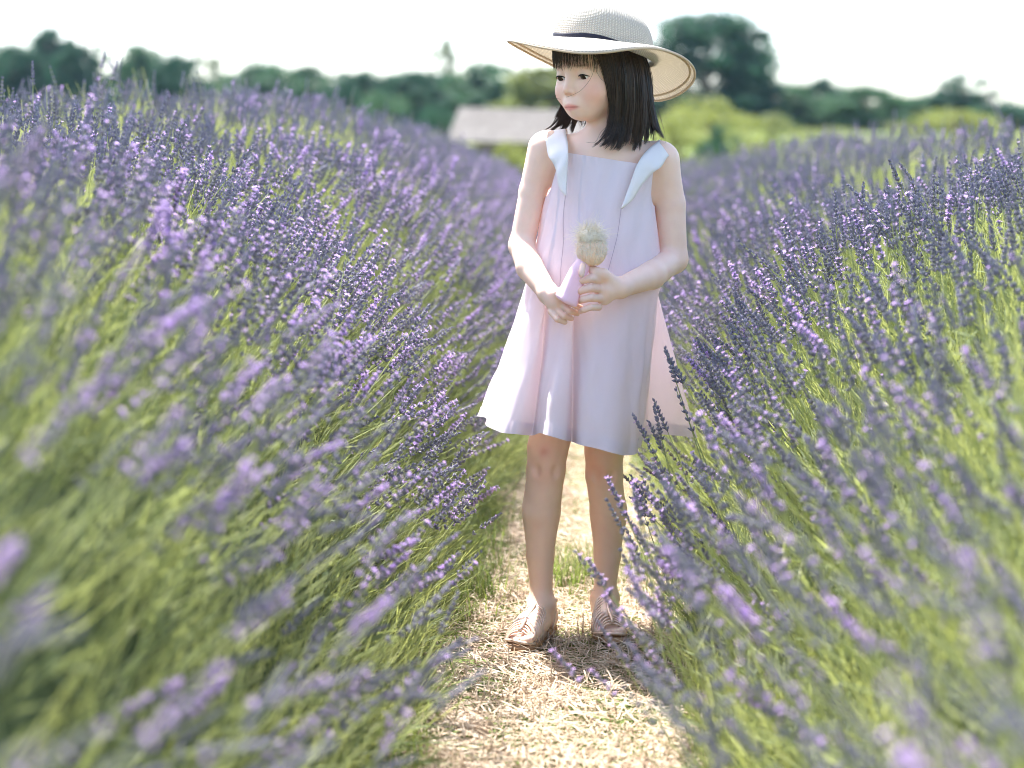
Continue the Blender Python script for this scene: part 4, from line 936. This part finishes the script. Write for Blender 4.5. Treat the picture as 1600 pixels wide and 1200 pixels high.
o = lathe('dress', [P(884, 472, DD_ + .014), P(888, 464, DD_ + .013), P(895, 447, DD_ + .011), P(904, 425, DD_ + .010), P(911, 411, DD_ + .012), P(915, 402, DD_ + .014)], [.017, .0225, .0222, .0205, .019, .0180, .0170, .0160, .0145, .012, .006], M['doll_cloth'], doll)
me = o.data; co = np.zeros(len(me.vertices) * 3, np.float32); me.vertices.foreach_get('co', co); co = co.reshape(-1, 3); i_ = np.arange(len(co)); a = (i_ % 24) / 24 * 6.283; t = (i_ // 24) / 25
c0 = co.reshape(-1, 24, 3).mean(1).repeat(24, 0); co += (co - c0) * (.10 * np.sin(a * 5 + 4 * t) * (1 - t))[:, None]; me.vertices.foreach_set('co', co.ravel()); me.update()
b = MB(); ctr = P(924, 392, DD_ + .012); rows = []
for a in np.linspace(0, math.pi, 18): rows.append([ctr + np.array([.0275 * math.sin(a) * math.cos(q), .026 * math.sin(a) * math.sin(q), .029 * math.cos(a)]) for q in np.linspace(0, 2 * math.pi, 28, endpoint=False)])
head = under((lambda b_: (b_.grid(np.array(rows)[::-1], True), b_)[1])(b).build('head', M['doll_skin']), doll)
lathe('arm', [P(911, 412, DD_ - .002), P(909, 424, DD_ - .013), P(908, 433, DD_ - .016)], [.004, .0062, .0064, .0056, .003], M['doll_skin'], doll, 12)
r = np.random.default_rng(4); b = MB()
rows = []
for a in np.linspace(math.radians(14), math.radians(155), 20):          # hair combed up over the head in fine ridges
    rows.append([ctr + np.array([math.sin(a) * math.cos(q), .95 * math.sin(a) * math.sin(q), 1.05 * math.cos(a)]) * (.0285 + .0005 * math.sin(q * 34) + .0004 * math.sin(q * 13 + 2)) for q in np.linspace(0, 2 * math.pi, 150, endpoint=False)])
b.grid(np.array(rows)[::-1], True)
under(b.build('hair', M['doll_hair_dark']), head)
bun = ctr + np.array([-.003, -.006, .026]); b = MB()
rows = []
for a in np.linspace(0, math.pi, 12): rows.append([bun + np.array([.022 * math.sin(a) * math.cos(q), .017 * math.sin(a) * math.sin(q), .016 * math.cos(a)]) for q in np.linspace(0, 2 * math.pi, 18, endpoint=False)])
b.grid(np.array(rows)[::-1], True)
def tuft_hair(p0, d, L_, curl, rad):
    c_ = r.normal(0, curl, 3); b.tube([p0 + d * L_ * t + c_ * L_ * t * t for t in np.linspace(0, 1, 6)], rad * np.linspace(1, .35, 6), 3, 0, False)
for i in range(900):                                                # soft fluff standing off the bun
    d = r.normal(0, 1, 3); d /= np.linalg.norm(d); d[2] += .25; tuft_hair(bun + d * np.array([.019, .015, .013]), d + r.normal(0, .45, 3), r.uniform(.005, .013), .8, .00042)
for i in range(800):                                                # fine hair all over the head
    q = r.uniform(0, 6.283); a = r.uniform(.5, 1.9); d = np.array([math.sin(a) * math.cos(q), math.sin(a) * math.sin(q), math.cos(a)]); tuft_hair(ctr + d * .0275, d * .5 + np.array([0, 0, .9]) + r.normal(0, .35, 3), r.uniform(.004, .010), .6, .0004)
for i in range(60):                                                 # longer flyaway hairs
    d = np.array([r.normal(.2, .8), r.normal(-.2, .6), r.normal(.6, .5)]); d /= np.linalg.norm(d); tuft_hair(bun + d * .014, d, r.uniform(.014, .026), .6, .0003)
for i in range(70):
    q = r.uniform(0, 6.283); a = r.uniform(.6, 2.2); d = np.array([math.sin(a) * math.cos(q), math.sin(a) * math.sin(q), math.cos(a)]); tuft_hair(ctr + d * .028, d + r.normal(0, .4, 3), r.uniform(.004, .009), .6, .0003)
under(b.build('bun', M['doll_hair']), head)
# ------------------------------------------------------------------ summer haze over the far wood
hz = bpy.data.materials.new('haze'); hz.use_nodes = True; N = hz.node_tree.nodes; N.remove(N['Principled BSDF'])
pv = N.new('ShaderNodeVolumePrincipled'); pv.inputs['Color'].default_value = (.50, .78, 1.0, 1); pv.inputs['Density'].default_value = .00016; pv.inputs['Anisotropy'].default_value = .2
hz.node_tree.links.new(pv.outputs[0], N['Material Output'].inputs['Volume'])
b = MB(); b.box((-760, -60, -1.4), (760, 960, 18)); o = b.build('haze', hz, None, False); tag(o, 'thin pale blue summer haze hanging over field and wood', 'haze', kind='stuff')
